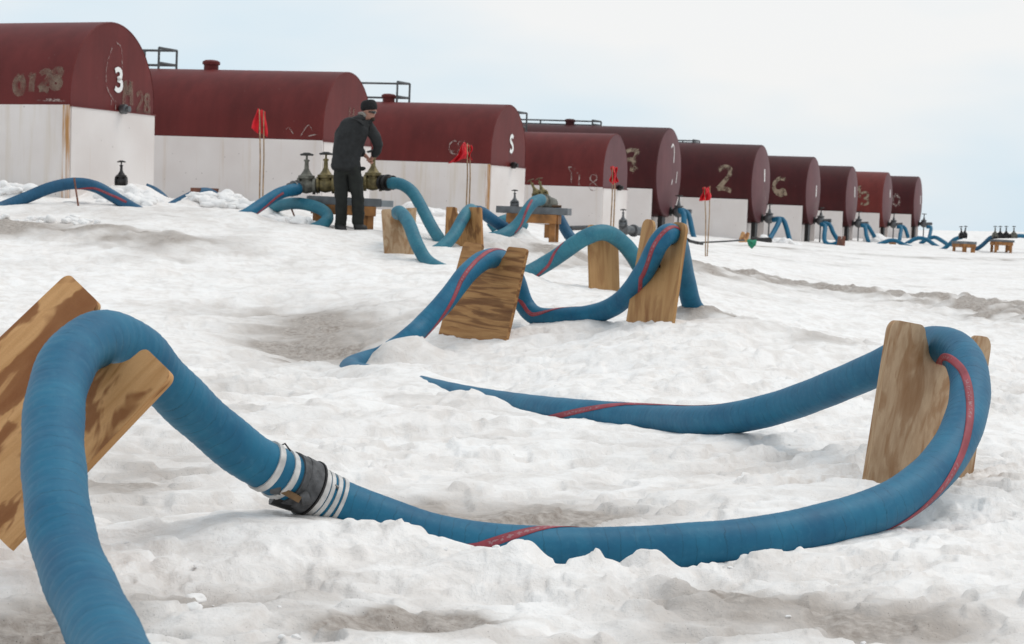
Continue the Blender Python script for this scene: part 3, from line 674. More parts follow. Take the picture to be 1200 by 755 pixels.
    line([(880, 290), (960, 295), (1080, 303), (1210, 304)], 0.8, 0.05, 0.7, 99, 0.8)
    line([(0, 272), (100, 278), (200, 290)], 0.7, 0.12, 0.6, 101, 1.4)
    line([(-20, 232), (40, 226)], 0.5, 0.25, 0.1, 103, 2.2); line([(115, 226), (175, 228)], 0.5, 0.42, 0.1, 104, 2.2); line([(235, 246), (290, 248)], 0.6, 0.14, 0.15, 105, 2.2)
    # snow lies where hoses, legs and boots need it
    sw = np.zeros_like(Z); sz = np.zeros_like(Z); wm = np.zeros_like(Z)
    for (x, y, z, rad) in PULL:
        R2 = rad * 2.4
        m = np.nonzero((np.abs(X - x) < R2) & (np.abs(Y - y) < R2))[0]
        if not len(m): continue
        g = np.exp(-((X[m] - x) ** 2 + (Y[m] - y) ** 2) / (rad * rad))
        sw[m] += g ** 2; sz[m] += z * g ** 2; wm[m] = np.maximum(wm[m], g)
    wm = np.clip(wm * 1.25, 0, 1)
    zt = np.where(sw > 1e-9, sz / np.maximum(sw, 1e-9), 0)
    Z = (Z + mid) * (1 - wm) + zt * wm + fine * (1 - 0.45 * wm)
    for c_ in CREST: blob(*c_)
    n = len(X)
    co = np.empty((n + 1, 3)); co[:n, 0] = X; co[:n, 1] = Y; co[:n, 2] = Z; co[n] = (0, 0, 0)
    i, j = np.meshgrid(np.arange(nr - 1), np.arange(nt_), indexing='ij'); j2 = (j + 1) % nt_
    q = np.stack([i * nt_ + j, i * nt_ + j2, (i + 1) * nt_ + j2, (i + 1) * nt_ + j], -1).reshape(-1, 4)[:, ::-1]
    jj = np.arange(nt_); tri = np.stack([np.full(nt_, n), (jj + 1) % nt_, jj], -1)[:, ::-1]
    me = bpy.data.meshes.new('snow_ground')
    me.vertices.add(n + 1); me.vertices.foreach_set('co', co.ravel())
    loops = np.concatenate([q.ravel(), tri.ravel()])
    me.loops.add(len(loops)); me.loops.foreach_set('vertex_index', loops.astype(np.int32))
    st = np.concatenate([np.arange(len(q)) * 4, len(q) * 4 + np.arange(nt_) * 3])
    me.polygons.add(len(st)); me.polygons.foreach_set('loop_start', st.astype(np.int32))
    me.polygons.foreach_set('use_smooth', np.ones(len(st), bool))
    me.update(calc_edges=True); me.validate()
    at = me.attributes.new('dirt', 'FLOAT', 'POINT'); at.data.foreach_set('value', np.append(np.clip(dirt, 0, 1.3), 0).astype(np.float32))
    me.materials.append(M['snow'])
    o = bpy.data.objects.new('snow_ground', me); COL.objects.link(o); tag(o, 'uneven white snow with dirty patches covering the whole ground', None, None, 'structure')
    return o, (X.reshape(nr, nt_), Y.reshape(nr, nt_), Z.reshape(nr, nt_), th, rs)

ground, GRID = make_ground()
def snow_z(x, y):
    th = math.atan2(x, y); r = math.hypot(x, y)
    j = int(np.argmin(np.abs(GRID[3] - th))); i = int(np.argmin(np.abs(GRID[4] - r)))
    return float(GRID[2][i, j])

# ------------------------------------------------------------------ tanks
ROW = Vector((0.375, 1, 0)).normalized()          # from tank to tank
AXL = Vector((1, -0.375, 0)).normalized()         # along a tank, towards its near end
TG = 'red and white fuel tanks in a row'
def surf_strokes(name, strokes, fn, width, mat, parent):
    """painted strokes laid on a surface: fn(u, v) -> point, normal"""
    if len(strokes) > 1 and name in ('scratch', 'scribble'):
        for st in strokes: surf_strokes(name, [st], fn, width, mat, parent)
        return
    mb = MB()
    for st in strokes:
        pts = catmull([(a, b, 0) for a, b in st], 0.03) if len(st) > 2 else np.array([(st[0][0] + (st[1][0] - st[0][0]) * t, st[0][1] + (st[1][1] - st[0][1]) * t, 0) for t in np.linspace(0, 1, 8)])
        vs = []; fs = []
        for i in range(len(pts)):
            d = pts[min(i + 1, len(pts) - 1)] - pts[max(i - 1, 0)]; l = math.hypot(d[0], d[1]) or 1
            nx, ny = -d[1] / l, d[0] / l
            for k in (-1, 1):
                vs.append(fn(pts[i][0] + nx * width / 2 * k, pts[i][1] + ny * width / 2 * k))
        for i in range(len(pts) - 1): fs.append((2 * i, 2 * i + 1, 2 * i + 3, 2 * i + 2))
        mb.add(vs, fs)
    return mb.build(name, mat, parent)

DIG = {'3': [[(0, .9), (.25, 1), (.5, .9), (.5, .65), (.22, .52)], [(.22, .52), (.55, .42), (.55, .12), (.25, 0), (0, .1)]],
       'S': [[(.5, .88), (.28, 1), (.05, .88), (.08, .65), (.42, .42), (.5, .18), (.25, 0), (0, .12)]],
       '2': [[(0, .82), (.2, 1), (.48, .92), (.5, .66), (.25, .3), (0, .03)], [(0, .03), (.3, .06), (.6, -.04)]],
       '6': [[(.55, .95), (.25, .98), (.02, .7), (.05, .38), (.3, .3), (.5, .38), (.62, .1)], [(.05, .38), (.2, .2), (.5, .1)]],
       '8': [[(.25, .52), (.03, .7), (.1, .95), (.4, .97), (.46, .72), (.25, .52), (.0, .3), (.08, .04), (.4, .02), (.5, .28), (.25, .52)]],
       '1': [[(.1, .75), (.28, 1)], [(.28, 1), (.28, 0)]], '0': [[(.25, 1), (0, .6), (.1, .1), (.4, .05), (.5, .5), (.25, 1)]],
       '5': [[(.5, 1), (.08, 1)], [(.08, 1), (.06, .58)], [(.06, .58), (.4, .6), (.48, .25), (.25, 0), (0, .1)]],
       '?': [[(0, .8), (.25, 1), (.6, .98)], [(.6, .98), (.5, .6), (.42, .1)], [(.42, .1), (.62, .3)], [(.1, .55), (.45, .6)]],
       'M': [[(0, 0), (.08, 1)], [(.08, 1), (.3, .4)], [(.3, .4), (.55, 1)], [(.55, 1), (.62, 0)]],
       'Y': [[(0, 1), (.25, .6)], [(.5, 1), (.25, .6)], [(.25, .6), (.25, 0)], [(0, 1), (.5, 1)]]}
def word(txt, x, y, h, gap=0.75, rise=0.0):
    out = []; k = 0
    for ch in txt:
        if ch != ' ':
            for st in DIG[ch]: out.append([(x + k * gap * h + a * h, y + rise * k + b * h) for a, b in st])
        k += 1
    return out

def ring_profile(rad, n, a0, a1):
    return [(rad * math.cos(a0 + (a1 - a0) * i / n), rad * math.sin(a0 + (a1 - a0) * i / n)) for i in range(n + 1)]

def tank(i, label, xc, D, ytop, rad, kind, red, length=6.6, tilt=0.0, side=None, end=None, rails=None, hatch=None, red_drop=1.35, ybase=None, smat='tan', endred=None):
    corner = P(xc, 200, D)
    e = corner + ROW * rad                                         # middle of the near end, plan
    dE = (e - CAM).dot(FWD)
    # top of the end arch from the photograph
    tx = CX + F_PX * (e - CAM).dot(RGT) / dE
    ztop = P(tx, ytop, dE).z
    zbase = min(gz(e.x, e.y), gz(*(e - ROW * rad).xy), gz(*(e + ROW * rad).xy)) - 0.35
    root = empty('storage_tank', (e.x, e.y, ztop - rad))
    # local axes: x along the tank to the near end, y along the row away, z up
    M3 = Matrix((AXL, ROW, Vector((0, 0, 1)))).transposed().to_4x4()
    root.matrix_world = Matrix.Translation((e.x, e.y, ztop - rad)) @ M3 @ Matrix.Rotation(R(tilt), 4, 'Y')
    tag(root, label, 'tank', TG)
    zb = zbase - (ztop - rad)
    zr = rad - red_drop                                           # where red meets white
    n = 40
    if kind == 'arch':
        prof = ring_profile(rad, n, math.pi, 0)
        prof = [(-rad, zr)] + prof + [(rad, zr)] if zr < -0.02 else [(-math.sqrt(max(rad ** 2 - zr ** 2, 0)), zr)] + [p for p in prof if p[1] > zr + 0.01] + [(math.sqrt(max(rad ** 2 - zr ** 2, 0)), zr)]
        mb = MB(); k = len(prof)
        xs = [0.0, -0.012, -0.06, -length]
        rr_ = [0.985, 1.0, 1.0, 1.0]
        vs = []
        for x, s_ in zip(xs, rr_): vs += [(x, a * s_, zr + (b - zr) * s_) for a, b in prof]
        fs = [(r_ * k + j, r_ * k + j + 1, (r_ + 1) * k + j + 1, (r_ + 1) * k + j) for r_ in range(len(xs) - 1) for j in range(k - 1)]
        mb.add(vs, fs); mb.build('shell', red, root, True, angle=30)
        mb = MB(); mb.add([(-0.004, a * 0.984, zr + (b - zr) * 0.984) for a, b in prof], [tuple(range(k))]); mb.build('end_plate', endred or red, root)
        mb = MB(); mb.add([(-length, a, b) for a, b in prof], [tuple(reversed(range(k)))]); mb.build('end_plate', red, root)
        # white containment box: side wall, end wall
        hw = abs(prof[0][0]) + 0.012
        mb = MB(); mb.box((-length / 2, -hw + 0.02, (zr + zb) / 2), (length, 0.04, zr - zb)); mb.build('side_wall', M['stained'] if i in (1, 3) else M['white'], root)
        mb = MB(); mb.box((-length / 2, hw - 0.02, (zr + zb) / 2), (length, 0.04, zr - zb)); mb.build('side_wall', M['white'], root)
        mb = MB(); mb.box((-0.005, 0, (zr + zb) / 2 - 0.002), (0.04, hw * 2 - 0.084, zr - zb - 0.004)); mb.build('end_wall', M['white'], root)
        mb = MB(); mb.box((-0.045, -hw - 0.004, (zr + zb) / 2), (0.11, 0.03, zr - zb - 0.01)); mb.build('corner_post', M['rust'] if i in (1, 3) else M['white'], root)
        # lip where red meets white
        mb = MB(); mb.box((0.0, 0, zr - 0.012), (0.055, hw * 2, 0.02)); mb.build('seam_lip', red, root)
        fit = MB(); fit.lathe([(0, .06), (0.02, .075), (.10, .075), (.11, .05), (.16, .05)], (0.01, 0.15 * rad, zr + 0.02), (1, 0, 0)); fit.build('vent_fitting', M['steel'] if i == 1 else M['dark'], root, True)
    else:
        prof = ring_profile(rad, 56, 0, 2 * math.pi)[:-1]; k = len(prof)
        mb = MB(); xs = [0.0, -0.02, -0.05, -length]; rr_ = [0.97, 0.995, 1.0, 1.0]; vs = []
        for x, s_ in zip(xs, rr_): vs += [(x, a * s_, b * s_) for a, b in prof]
        fs = [(r_ * k + j, r_ * k + (j + 1) % k, (r_ + 1) * k + (j + 1) % k, (r_ + 1) * k + j) for r_ in range(3) for j in range(k)]
        mb.add(vs, fs); mb.build('shell', red, root, True, angle=30)
        mb = MB(); mb.add([(0.10 * (1 - s_ * s_) - 0.002, a * s_ * 0.972, b * s_ * 0.972) for s_ in (1, .8, .6, .4, .2) for a, b in prof] + [(0.10, 0, 0)],
                          [(r_ * k + j, r_ * k + (j + 1) % k, (r_ + 1) * k + (j + 1) % k, (r_ + 1) * k + j) for r_ in range(4) for j in range(k)] + [(4 * k + j, 4 * k + (j + 1) % k, 5 * k) for j in range(k)])
        mb.build('end_plate', M['tank_end'], root, True)
        mb = MB(); mb.add([(-length, a, b) for a, b in prof], [tuple(range(k))]); mb.build('end_plate', M['tank_end'], root)
        hw = math.sqrt(max(rad ** 2 - zr ** 2, 0.04)) + 0.02
        for sg in (-1, 1):
            mb = MB(); mb.box((-length / 2 - 0.06, sg * hw, (zr + zb) / 2), (length - 0.12, 0.04, zr - zb)); mb.build('side_wall', M['white'], root)
        mb = MB(); mb.box((-0.45, 0, (zb - rad * 0.86) / 2 - 0.1), (0.04, hw * 2 - 0.05, -rad * 0.86 - zb + 0.1)); mb.build('end_wall', M['white'], root)
        mb = MB(); mb.box((-0.12, -rad * 0.12, (zb - rad) / 2 + 0.1), (0.14, 0.34, rad * -1 - zb + 0.25)); mb.build('leg', M['dark'], root)
        # outlet: stub pipe, gate valve, handwheel
        vb = MB(); z0 = -rad * 0.86
        vb.lathe([(0, .14), (.03, .14), (.04, .08), (.10, .08), (.11, .12), (.15, .12)], (0.03, 0.25, z0), (1, 0, 0))
        ov = vb.build('outlet_pipe', M['dark'], root, True)
        vb = MB(); vb.lathe([(-.02, .05), (.0, .15), (.06, .17), (.14, .17), (.2, .15), (.22, .05)], (0.18, 0.25, z0), (1, 0, 0), 10); vb.lathe([(0, .10), (.13, .11), (.15, .14), (.18, .14), (.20, .06), (.30, .04), (.33, .02)], (0.28, 0.25, z0), (0, 0, 1), 10)
        vb.tube([(0.28, 0.25, z0 - 0.1), (0.28, 0.25, zb)], 0.028, 6)
        ov = vb.build('outlet_valve', M['steel'], root, True)
        vb = MB(); vb.tube([(0.28, 0.25, z0 + .30), (0.28, 0.25, z0 + .50)], 0.022, 6); vb.tube([(0.28 + .11 * math.cos(q), 0.25 + .11 * math.sin(q), z0 + .48) for q in np.linspace(0, 2 * math.pi, 13)], 0.016, 6, False); vb.tube([(0.17, 0.25, z0 + .48), (0.39, 0.25, z0 + .48)], .014, 6)
        vb.build('handwheel', M['wheel'], ov, True)
        vb = MB(); vb.tube([(0.38, 0.25, z0), (0.55, 0.25, z0 + .02), (0.68, 0.24, z0 + .02)], 0.07, 10); vb.build('outlet_elbow', M['steel'], root, True)
    # drawings: side mapping (x from the near end leftwards negative, t = height measured round the barrel from the springing line)
    def on_side(x, t):
        if t >= 0 or kind != 'arch':
            a = math.pi - t / rad
            return ((rad + 0.004) * 0 + x, (rad + 0.005) * math.cos(a), (rad + 0.005) * math.sin(a))
        return (x, -rad - 0.018, t)
    def on_end(y, z):
        if kind == 'arch': return (0.008, y, z)
        q = min(1, (y * y + z * z) / (rad * rad * .945)); return (0.10 * (1 - q) + 0.004, y, z)
    if side:
        for nm, st, wd, mt in side: surf_strokes(nm, st, on_side, wd, M[mt], root)
    if end:
        for nm, st, wd, mt in end: surf_strokes(nm, st, on_end, wd, M[mt], root)
    if hatch is not None:
        hb = MB(); hb.lathe([(-.1, .14), (.10, .14), (.105, .17), (.16, .17), (.19, .12), (.2, .02)], (hatch, 0.0, rad - 0.01)); hb.build('hatch', red, root, True)
    if rails:
        x0, x1, hgt = rails
        rl = empty('railing'); rl.parent = root; rl.location = (0, 0, 0)
        z0 = rad * 0.80
        for yy in (0.55 * rad, ):
            for xx in np.linspace(x0, x1, 3):
                b = MB(); b.tube([(xx, yy, z0 - .05), (xx, yy, rad + hgt)], 0.026, 6); b.build('post', M['rail'], rl)
        for xx in (x1,):
            b = MB(); b.tube([(xx, -0.1, rad - .02), (xx, -0.1, rad + hgt)], 0.026, 6); b.build('post', M['rail'], rl)
        for hh in (hgt, hgt * 0.28):
            b = MB(); b.tube([(x0, 0.55 * rad, rad + hh), (x1, 0.55 * rad, rad + hh), (x1, -0.1, rad + hh)], 0.024, 6); b.build('rail', M['rail'], rl)
    return root

def box_stroke(x, y, w_, h_): return [[(x, y), (x, y + h_)]]
ring3 = [[(.0, -.1), (-.22, .1), (-.25, .4), (-.1, .72)], [(.02, .8), (.16, .72), (.2, .4)], [(-.1, -.08), (-.1, -.42)], [(.02, -.08), (.03, -.42)], [(-.3, -.55), (.2, -.6)]]
tank(1, 'nearest red and white tank at the left edge, its end numbered 3', 81, 30, 27, 1.2, 'arch', M['tank1'], 7.0, 0.3, red_drop=1.32,
     side=[('faded_paint', word('0128', -0.95, 0.04, 0.28, 0.75, 0.03), 0.10, 'faint'), ('scratch', [[(-.4, -.04), (-.15, -.05)], [(-.55, -.06), (-.05, -.07)]], 0.02, 'scratch')],
     end=[('painted_number', word('3', 0.02, 0.18, 0.32), 0.075, 'number'), ('scratch', [[(a + .02, b + .1) for a, b in s_] for s_ in ring3], 0.02, 'scratch'), ('faded_paint', word('M', 0.28, -0.02, 0.36), 0.10, 'faint'), ('faded_paint', word('28', 0.66, -0.10, 0.29, 0.8, -.02), 0.07, 'faint')])
tank(2, 'second red and white tank from the left, two red flags standing before it', 378, 37.5, 85, 1.06, 'arch', M['tank1'], 6.2, 1.3, red_drop=1.33, rails=(-5.5, -4.05, 0.40), hatch=-2.95,
     side=[('scratch', [[(-.8, -.15), (-.7, -.05), (-.6, -.16)], [(-.45, -.2), (-.3, .0), (-.2, -.1)], [(-.3, -.2), (-.12, -.16)]], 0.02, 'scratch')], end=[('scratch', word('M', 0.0, 0.0, 0.4), 0.04, 'faint')])
tank(3, 'red and white tank numbered S, right behind the person', 575, 45, 123, 1.1, 'arch', M['tank1'], 6.2, 1.3, red_drop=1.37, rails=(-6.1, -2.75, 0.46), hatch=-3.0,
     side=[('scratch', word('68', -1.0, -0.12, 0.34, 0.6), 0.03, 'scratch')], end=[('painted_number', word('S', 0.05, 0.05, 0.36), 0.085, 'number')])
tank(4, 'red and white tank with white scribbles, behind the four-legged table', 707, 52.5, 157, 1.05, 'arch', M['tank1'], 6.2, 1.0, red_drop=1.42, rails=(-5.9, -2.75, 0.52), endred=M['tank_end'],
     side=[('scribble', word('Y1 8', -0.95, -0.28, 0.40, 0.5, -0.06), 0.035, 'scratch')])
def endlab(z, h_): return [('white_label', [[(0.06, z - h_ / 2), (0.06, z + h_ / 2)]], 0.15, 'label'), ('scratch', [[(.05, z - h_ * .8), (.02, z - h_ * 1.7)], [(.3, -.6), (.42, -.2)], [(.05, -.75), (.06, -.55)]], 0.07, 'scratch')]
tank(5, 'tall dark red tank with a tan 7-like mark, behind the scribbled one', 769, 60, 150, 1.34, 'barrel', M['tank2'], 6.6, 1.4, red_drop=1.86, rails=(-6.4, -2.45, 0.16), hatch=-3.2,
     side=[('tan_mark', word('?', -1.05, -0.10, 0.72), 0.13, 'tan')], end=[('scratch', [[(-.1, .75), (.1, .85), (.2, .7), (.12, .3)], [(.05, -.2), (.0, -.35)], [(.5, -.3), (.6, .05)]], 0.06, 'label')])
tank(6, 'dark red tank with a tan smeared 2 on its side', 881, 67.5, 170, 1.32, 'barrel', M['tank2'], 6.4, 1.3, red_drop=1.86, rails=(-3.6, -2.4, 0.10),
     side=[('tan_mark', word('2', -1.15, -0.25, 0.78), 0.15, 'tan')], end=endlab(.3, .42))
tank(7, 'dark red tank with a tan 6 on its side', 945, 75, 184, 1.27, 'barrel', M['tank2'], 6.4, 1.2, red_drop=1.84, side=[('tan_mark', word('6', -1.2, -0.30, 0.72), 0.15, 'tan')], end=endlab(.0, .42))
tank(8, 'dark red tank without a side mark, third from the far end', 992, 82.5, 195, 1.25, 'barrel', M['tank2'], 6.4, 1.0, red_drop=1.86, end=endlab(.2, .42))
tank(9, 'lighter red tank next to last in the row', 1035, 90, 202, 1.24, 'barrel', M['tank3'], 6.4, 1.0, red_drop=1.84, side=[('tan_mark', word('M3', -1.35, 0.05, 0.55, 0.75, -0.3), 0.10, 'tan')], end=endlab(.3, .35))
tank(10, 'last and farthest dark red tank, marked 50', 1072, 97.5, 207, 1.22, 'barrel', M['tank2'], 6.4, 0.9, red_drop=1.84, side=[('tan_mark', word('50', -1.5, -0.25, 0.6, 0.85), 0.10, 'scratch')], end=endlab(.1, .4))

# ------------------------------------------------------------------ plywood hose boards
BG = 'notched plywood boards holding up the hoses'
def board(label, corners, nu, nw, ndep, mat, thick=0.022, rnd=0.10, foot_ext=0.16, holes=()):
    """corners BL, BR, TR, TL as (px, py, D); nu/nw: centre and half width of the notch across the board; ndep: its depth"""
    BL, BR, TR, TL = [P(*c) for c in corners]
    wdt = ((BR - BL).length + (TR - TL).length) / 2; hgt = ((TL - BL).length + (TR - BR).length) / 2
    nrm = (BR - BL).cross(TL - BL).normalized()
    org = (BL + BR) / 2
    def mp(u, v): return BL * ((1 - u) * (1 - v)) + BR * (u * (1 - v)) + TR * (u * v) + TL * ((1 - u) * v)
    # outline in metres along the top, counter-clockwise from bottom left
    r_ = rnd; o2 = [(0.0, -foot_ext), (1.0, -foot_ext)]
    def arc(cx, cy, rx, ry, a0, a1, n): return [(cx + rx * math.cos(R(a0 + (a1 - a0) * k / n)), cy + ry * math.sin(R(a0 + (a1 - a0) * k / n))) for k in range(n + 1)]
    ru, rv = r_ / wdt, r_ / hgt
    w2 = (1 - (nu + nw)); w1 = nu - nw
    ruR = min(ru, w2 * 0.49); ruL = min(ru, w1 * 0.49)
    o2 += arc(1 - ruR, 1 - rv, ruR, rv, 0, 90, 6) + arc(nu + nw + ruR, 1 - rv, ruR, rv, 90, 180, 6)
    nv = max(0.01, min(nw * wdt / hgt, ndep - max(rv, 0.0) - 0.005))
    o2 += [(nu + nw * math.cos(R(a)), 1 - ndep + nv - nv * math.sin(R(a))) for a in range(0, 181, 15)]
    o2 += arc(nu - nw - ruL, 1 - rv, ruL, rv, 0, 90, 6) + arc(ruL, 1 - rv, ruL, rv, 90, 180, 6)
    bm = bmesh.new(); uvl = bm.loops.layers.uv.new('UVMap')
    f0 = [bm.verts.new(mp(u, v) + nrm * (-thick / 2) - org) for u, v in o2]; f1 = [bm.verts.new(mp(u, v) + nrm * (thick / 2) - org) for u, v in o2]
    uvm = {}
    for vt, (u, v) in zip(f0 + f1, o2 + o2): uvm[vt] = (u * wdt, v * hgt)
    k = len(o2)
    fa = bm.faces.new(f1); fb = bm.faces.new(list(reversed(f0)))
    for a in range(k):
        b = (a + 1) % k; bm.faces.new((f0[a], f0[b], f1[b], f1[a]))
    for f in bm.faces:
        for lp in f.loops:
            x, y = uvm[lp.vert]
            lp[uvl].uv = (y + 3.1 * corners[0][0] / 100, x) if len(f.verts) > 4 else (y + 0.3, x + (thick * 6 if lp.vert in f1 else 0))
    bmesh.ops.triangulate(bm, faces=[fa, fb])
    bmesh.ops.recalc_face_normals(bm, faces=bm.faces)
    me = bpy.data.meshes.new('hose_board'); bm.to_mesh(me); bm.free()
    me.materials.append(mat)
    o = bpy.data.objects.new('hose_board', me); COL.objects.link(o); o.location = org
    b = o.modifiers.new('Bevel', 'BEVEL'); b.width = 0.003; b.segments = 2; b.limit_method = 'ANGLE'
    tag(o, label, 'board', BG)
    for (u, v) in holes:
        hb = MB(); c = mp(u, v) - org; hb.tube([c - nrm * (thick / 2 + .003), c + nrm * (thick / 2 + .003)], 0.014, 10)
        hb.build('bolt', M['dark'], o)
    return o

board('plywood board leaning far over at lower left, front hose bent across it', [(-110, 505, 6.25), (22, 634, 5.85), (205, 441, 5.9), (82, 322, 6.35)], 0.53, 0.21, 0.19, M['ply'], 0.026, 0.03, 0.05)
board('worn grey-brown board with broad rounded prong at right, striped hose looping through', [(1010, 582, 8.55), (1132, 596, 9.15), (1160, 396, 9.25), (1043, 374, 8.65)], 0.57, 0.235, 0.19, M['ply_worn'], 0.026, 0.055, 0.08)
board('rain-streaked plywood board with square prongs in the middle, hose running over it', [(517, 386, 17.15), (595, 397, 16.55), (619, 292, 16.65), (545, 284, 17.25)], 0.5, 0.2, 0.2, M['ply_rows'], 0.03, 0.03, 0.12)
board('orange board with two rounded prongs and dark bolt hole, right of the middle', [(737, 366, 16.5), (790, 375, 15.9), (806, 262, 16.0), (755, 257, 16.7)], 0.47, 0.2, 0.22, M['ply_tan'], 0.026, 0.07, 0.1, holes=((0.78, 0.83), (0.56, 0.52)))
board('plain tan board under the arching teal hose, one rounded prong showing', [(691, 336, 20.4), (725, 338, 20.8), (723, 268, 20.9), (689, 263, 20.45)], 0.55, 0.27, 0.2, M['ply_tan'], 0.026, 0.055, 0.1)
board('grey-brown board with square prongs beside the person, teal hose over it', [(451, 305, 25.2), (484, 308, 25.3), (488, 244, 25.6), (447, 246, 25.4)], 0.47, 0.2, 0.22, M['ply_worn'], 0.035, 0.02, 0.1)
board('orange square-pronged board just behind the rain-streaked board', [(522, 289, 27.2), (566, 296, 26.6), (564, 243.5, 26.8), (524, 243, 27.4)], 0.47, 0.2, 0.24, M['ply_dark'], 0.035, 0.015, 0.3)
board('small red-brown wooden cradle under a hose before the second tank', [(224, 238, 29.9), (252, 238, 30.4), (255, 221, 30.4), (225, 220, 29.9)], 0.5, 0.2, 0.5, M['redwood'], 0.05, 0.005, 0.3)
board('small board tipped over beside the green cloth', [(866, 283, 44), (875, 283, 43.6), (878, 273, 43.7), (870, 272, 44.1)], 0.5, 0.2, 0.25, M['ply'], 0.04, 0.02, 0.05)
board('board standing edge-on where the hose loop ends at the tank marked six', [(981, 290, 74), (989, 291, 73), (990, 277, 73), (983, 277, 74)], 0.5, 0.2, 0.3, M['redwood'], 0.06, 0.03, 0.2)
board('tiny orange board under the far hose hump', [(1042, 289, 82), (1050, 289, 82), (1050, 280, 82), (1042, 280, 82)], 0.5, 0.2, 0.3, M['lumber'], 0.06, 0.03, 0.2)

# ------------------------------------------------------------------ hose coupling
def ring_on(path, s_arr, s0, s1, r0, n=28, mb=None, prof=None):
    """a collar that follows the hose between two lengths"""
    mb = mb or MB(); ss = np.linspace(s0, s1, 6)
    pts = [Vector([np.interp(q, s_arr, path[:, a]) for a in range(3)]) for q in ss]
    rr_ = [r0 * 0.9] + [r0] * 6 + [r0 * 0.9]
    pts = [pts[0]] + pts + [pts[-1]]
    fr = frames(pts[1:-1]); fr = [fr[0]] + fr + [fr[-1]]
    vs = []; fs = []
    for p, r_, (t, a, b) in zip(pts, rr_, fr):
        for k in range(n):
            q = 2 * math.pi * k / n; vs.append(p + r_ * (a * math.cos(q) + b * math.sin(q)))
    m_ = len(pts)
    for i in range(m_ - 1):
        for k in range(n): fs.append((i * n + k, i * n + (k + 1) % n, (i + 1) * n + (k + 1) % n, (i + 1) * n + k))
    mb.add(vs, fs); return mb
cA, sA = hose_path(HOSE_A, 0.012)
def at_px(c, s, px, py): return float(s[int(np.argmin((c[:, 3] - px) ** 2 + (c[:, 4] - py) ** 2))])
cp = tag(empty('hose_coupling', P(347, 590, 6.9)), 'grey hose coupling strapped with white bands, joining the two front hoses', 'coupling')
cpi = Matrix.Translation(-P(347, 590, 6.9))
def cpart(mb, name, mat, par=None, smooth=True):
    o = mb.build(name, mat, par or cp, smooth)
    if not par: o.matrix_parent_inverse = cpi
    return o
eA = sA[-1]
for d0, d1 in ((0.150, 0.128), (0.088, 0.066)):
    cpart(ring_on(cA, sA, eA - d0, eA - d1, HR + 0.006), 'white_band', M['strap'])
cpart(ring_on(cA, sA, eA - 0.045, eA + 0.0, HR + 0.010), 'sleeve', M['sleeve'])
cpart(ring_on(cB, sB, 0.0005, 0.048, HR + 0.013), 'sleeve', M['sleeve'])
cpart(ring_on(cB, sB, 0.050, 0.056, HR + 0.018), 'sleeve_rim', M['dark'])
for d0, d1 in ((0.064, 0.084), (0.090, 0.106), (0.122, 0.140), (0.156, 0.172)):
    cpart(ring_on(cB, sB, d0, d1, HR + 0.005), 'white_band', M['strap'])
def near_side(px, py, D): return P(px, py, D)
# cam levers and their lugs on the near side, wire loop on top
lv = MB(); a_, b_ = P(330, 574, 6.79), P(352, 586, 6.80)
for t in (0,): lv.box((a_ + b_) / 2, ((b_ - a_).length, 0.014, 0.022), Matrix((((b_ - a_).normalized()), FWD, (b_ - a_).normalized().cross(FWD))).transposed())
cpart(lv, 'cam_lever', M['lever'])
lg = MB(); lg.tube([P(322, 570, 6.80), P(331, 574, 6.79)], [0.030, 0.020], 10); cpart(lg, 'lever_lug', M['steel'])
lg = MB(); lg.tube([P(352, 586, 6.81), P(361, 583, 6.82)], [0.02, 0.026], 10); cpart(lg, 'lever_lug', M['sleeve'])
lg = MB(); lg.tube([P(322, 577, 6.86), P(345, 588, 6.88)], [0.045, 0.035], 10); cpart(lg, 'lower_lever', M['dark'])
wr = MB(); wr.tube([P(324, 534, 6.83), P(327, 523, 6.83), P(334, 520, 6.84), P(340, 528, 6.85), P(337, 537, 6.83), P(332, 531, 6.82), P(330, 541, 6.8)], 0.003, 6, True); cpart(wr, 'wire_loop', M['dark'])
wr = MB(); wr.tube([P(334, 532, 6.83), P(338, 533, 6.82), P(342, 540, 6.82)], 0.007, 6); cpart(wr, 'buckle', M['strap'])
for px, py in ((371, 553), (379, 560), (392, 569)):
    b = MB(); b.tube([P(px, py, 6.9), P(px + 5, py + 3, 6.9)], 0.006, 6); cpart(b, 'buckle', M['steel'])

# ------------------------------------------------------------------ gate valves and tables
VG = 'gate valves on the wooden tables'
def gate_valve(label, px, py, D, scale=1.0, mat='valve', wheel='wheel', lean=(0, 0), axis=RGT, group=VG, pipe=True, tbar=True):
    """px, py: centre of the body"""
    root = tag(empty('gate_valve', P(px, py, D)), label, 'valve', group)
    root.scale = (scale,) * 3
    root.rotation_euler = (R(lean[0]), R(lean[1]), 0)
    b = MB()
    b.lathe([(-.13, .085), (-.125, .115), (-.09, .115), (-.085, .085), (-.06, .095), (0, .108), (.06, .095), (.085, .085), (.09, .115), (.125, .115), (.13, .085)], (0, 0, 0), (1, 0, 0), 16)
    b.lathe([(0, .08), (.09, .085), (.10, .115), (.135, .115), (.14, .115), (.15, .085), (.21, .045), (.23, .04)], (0, 0, 0), (0, 0, 1), 14)
    b.build('body', M[mat], root, True, angle=35)
    b = MB(); b.lathe([(.22, .034), (.33, .028), (.34, .04), (.36, .04), (.365, .016), (.44, .014)], (0, 0, 0), (0, 0, 1), 10); b.build('stem', M[mat], root, True)
    b = MB(); 
    if tbar: b.tube([(-.085, 0, .425), (-.03, 0, .44), (.03, 0, .44), (.085, 0, .425)], [.014, .02, .02, .014], 8)
    b.tube([(.085 * math.cos(q), .085 * math.sin(q), .43) for q in np.linspace(0, 2 * math.pi, 17)], 0.012, 6, False); b.tube([(0, -.08, .432), (0, .08, .432)], .011, 6)
    b.build('handwheel', M[wheel], root, True)
    return root

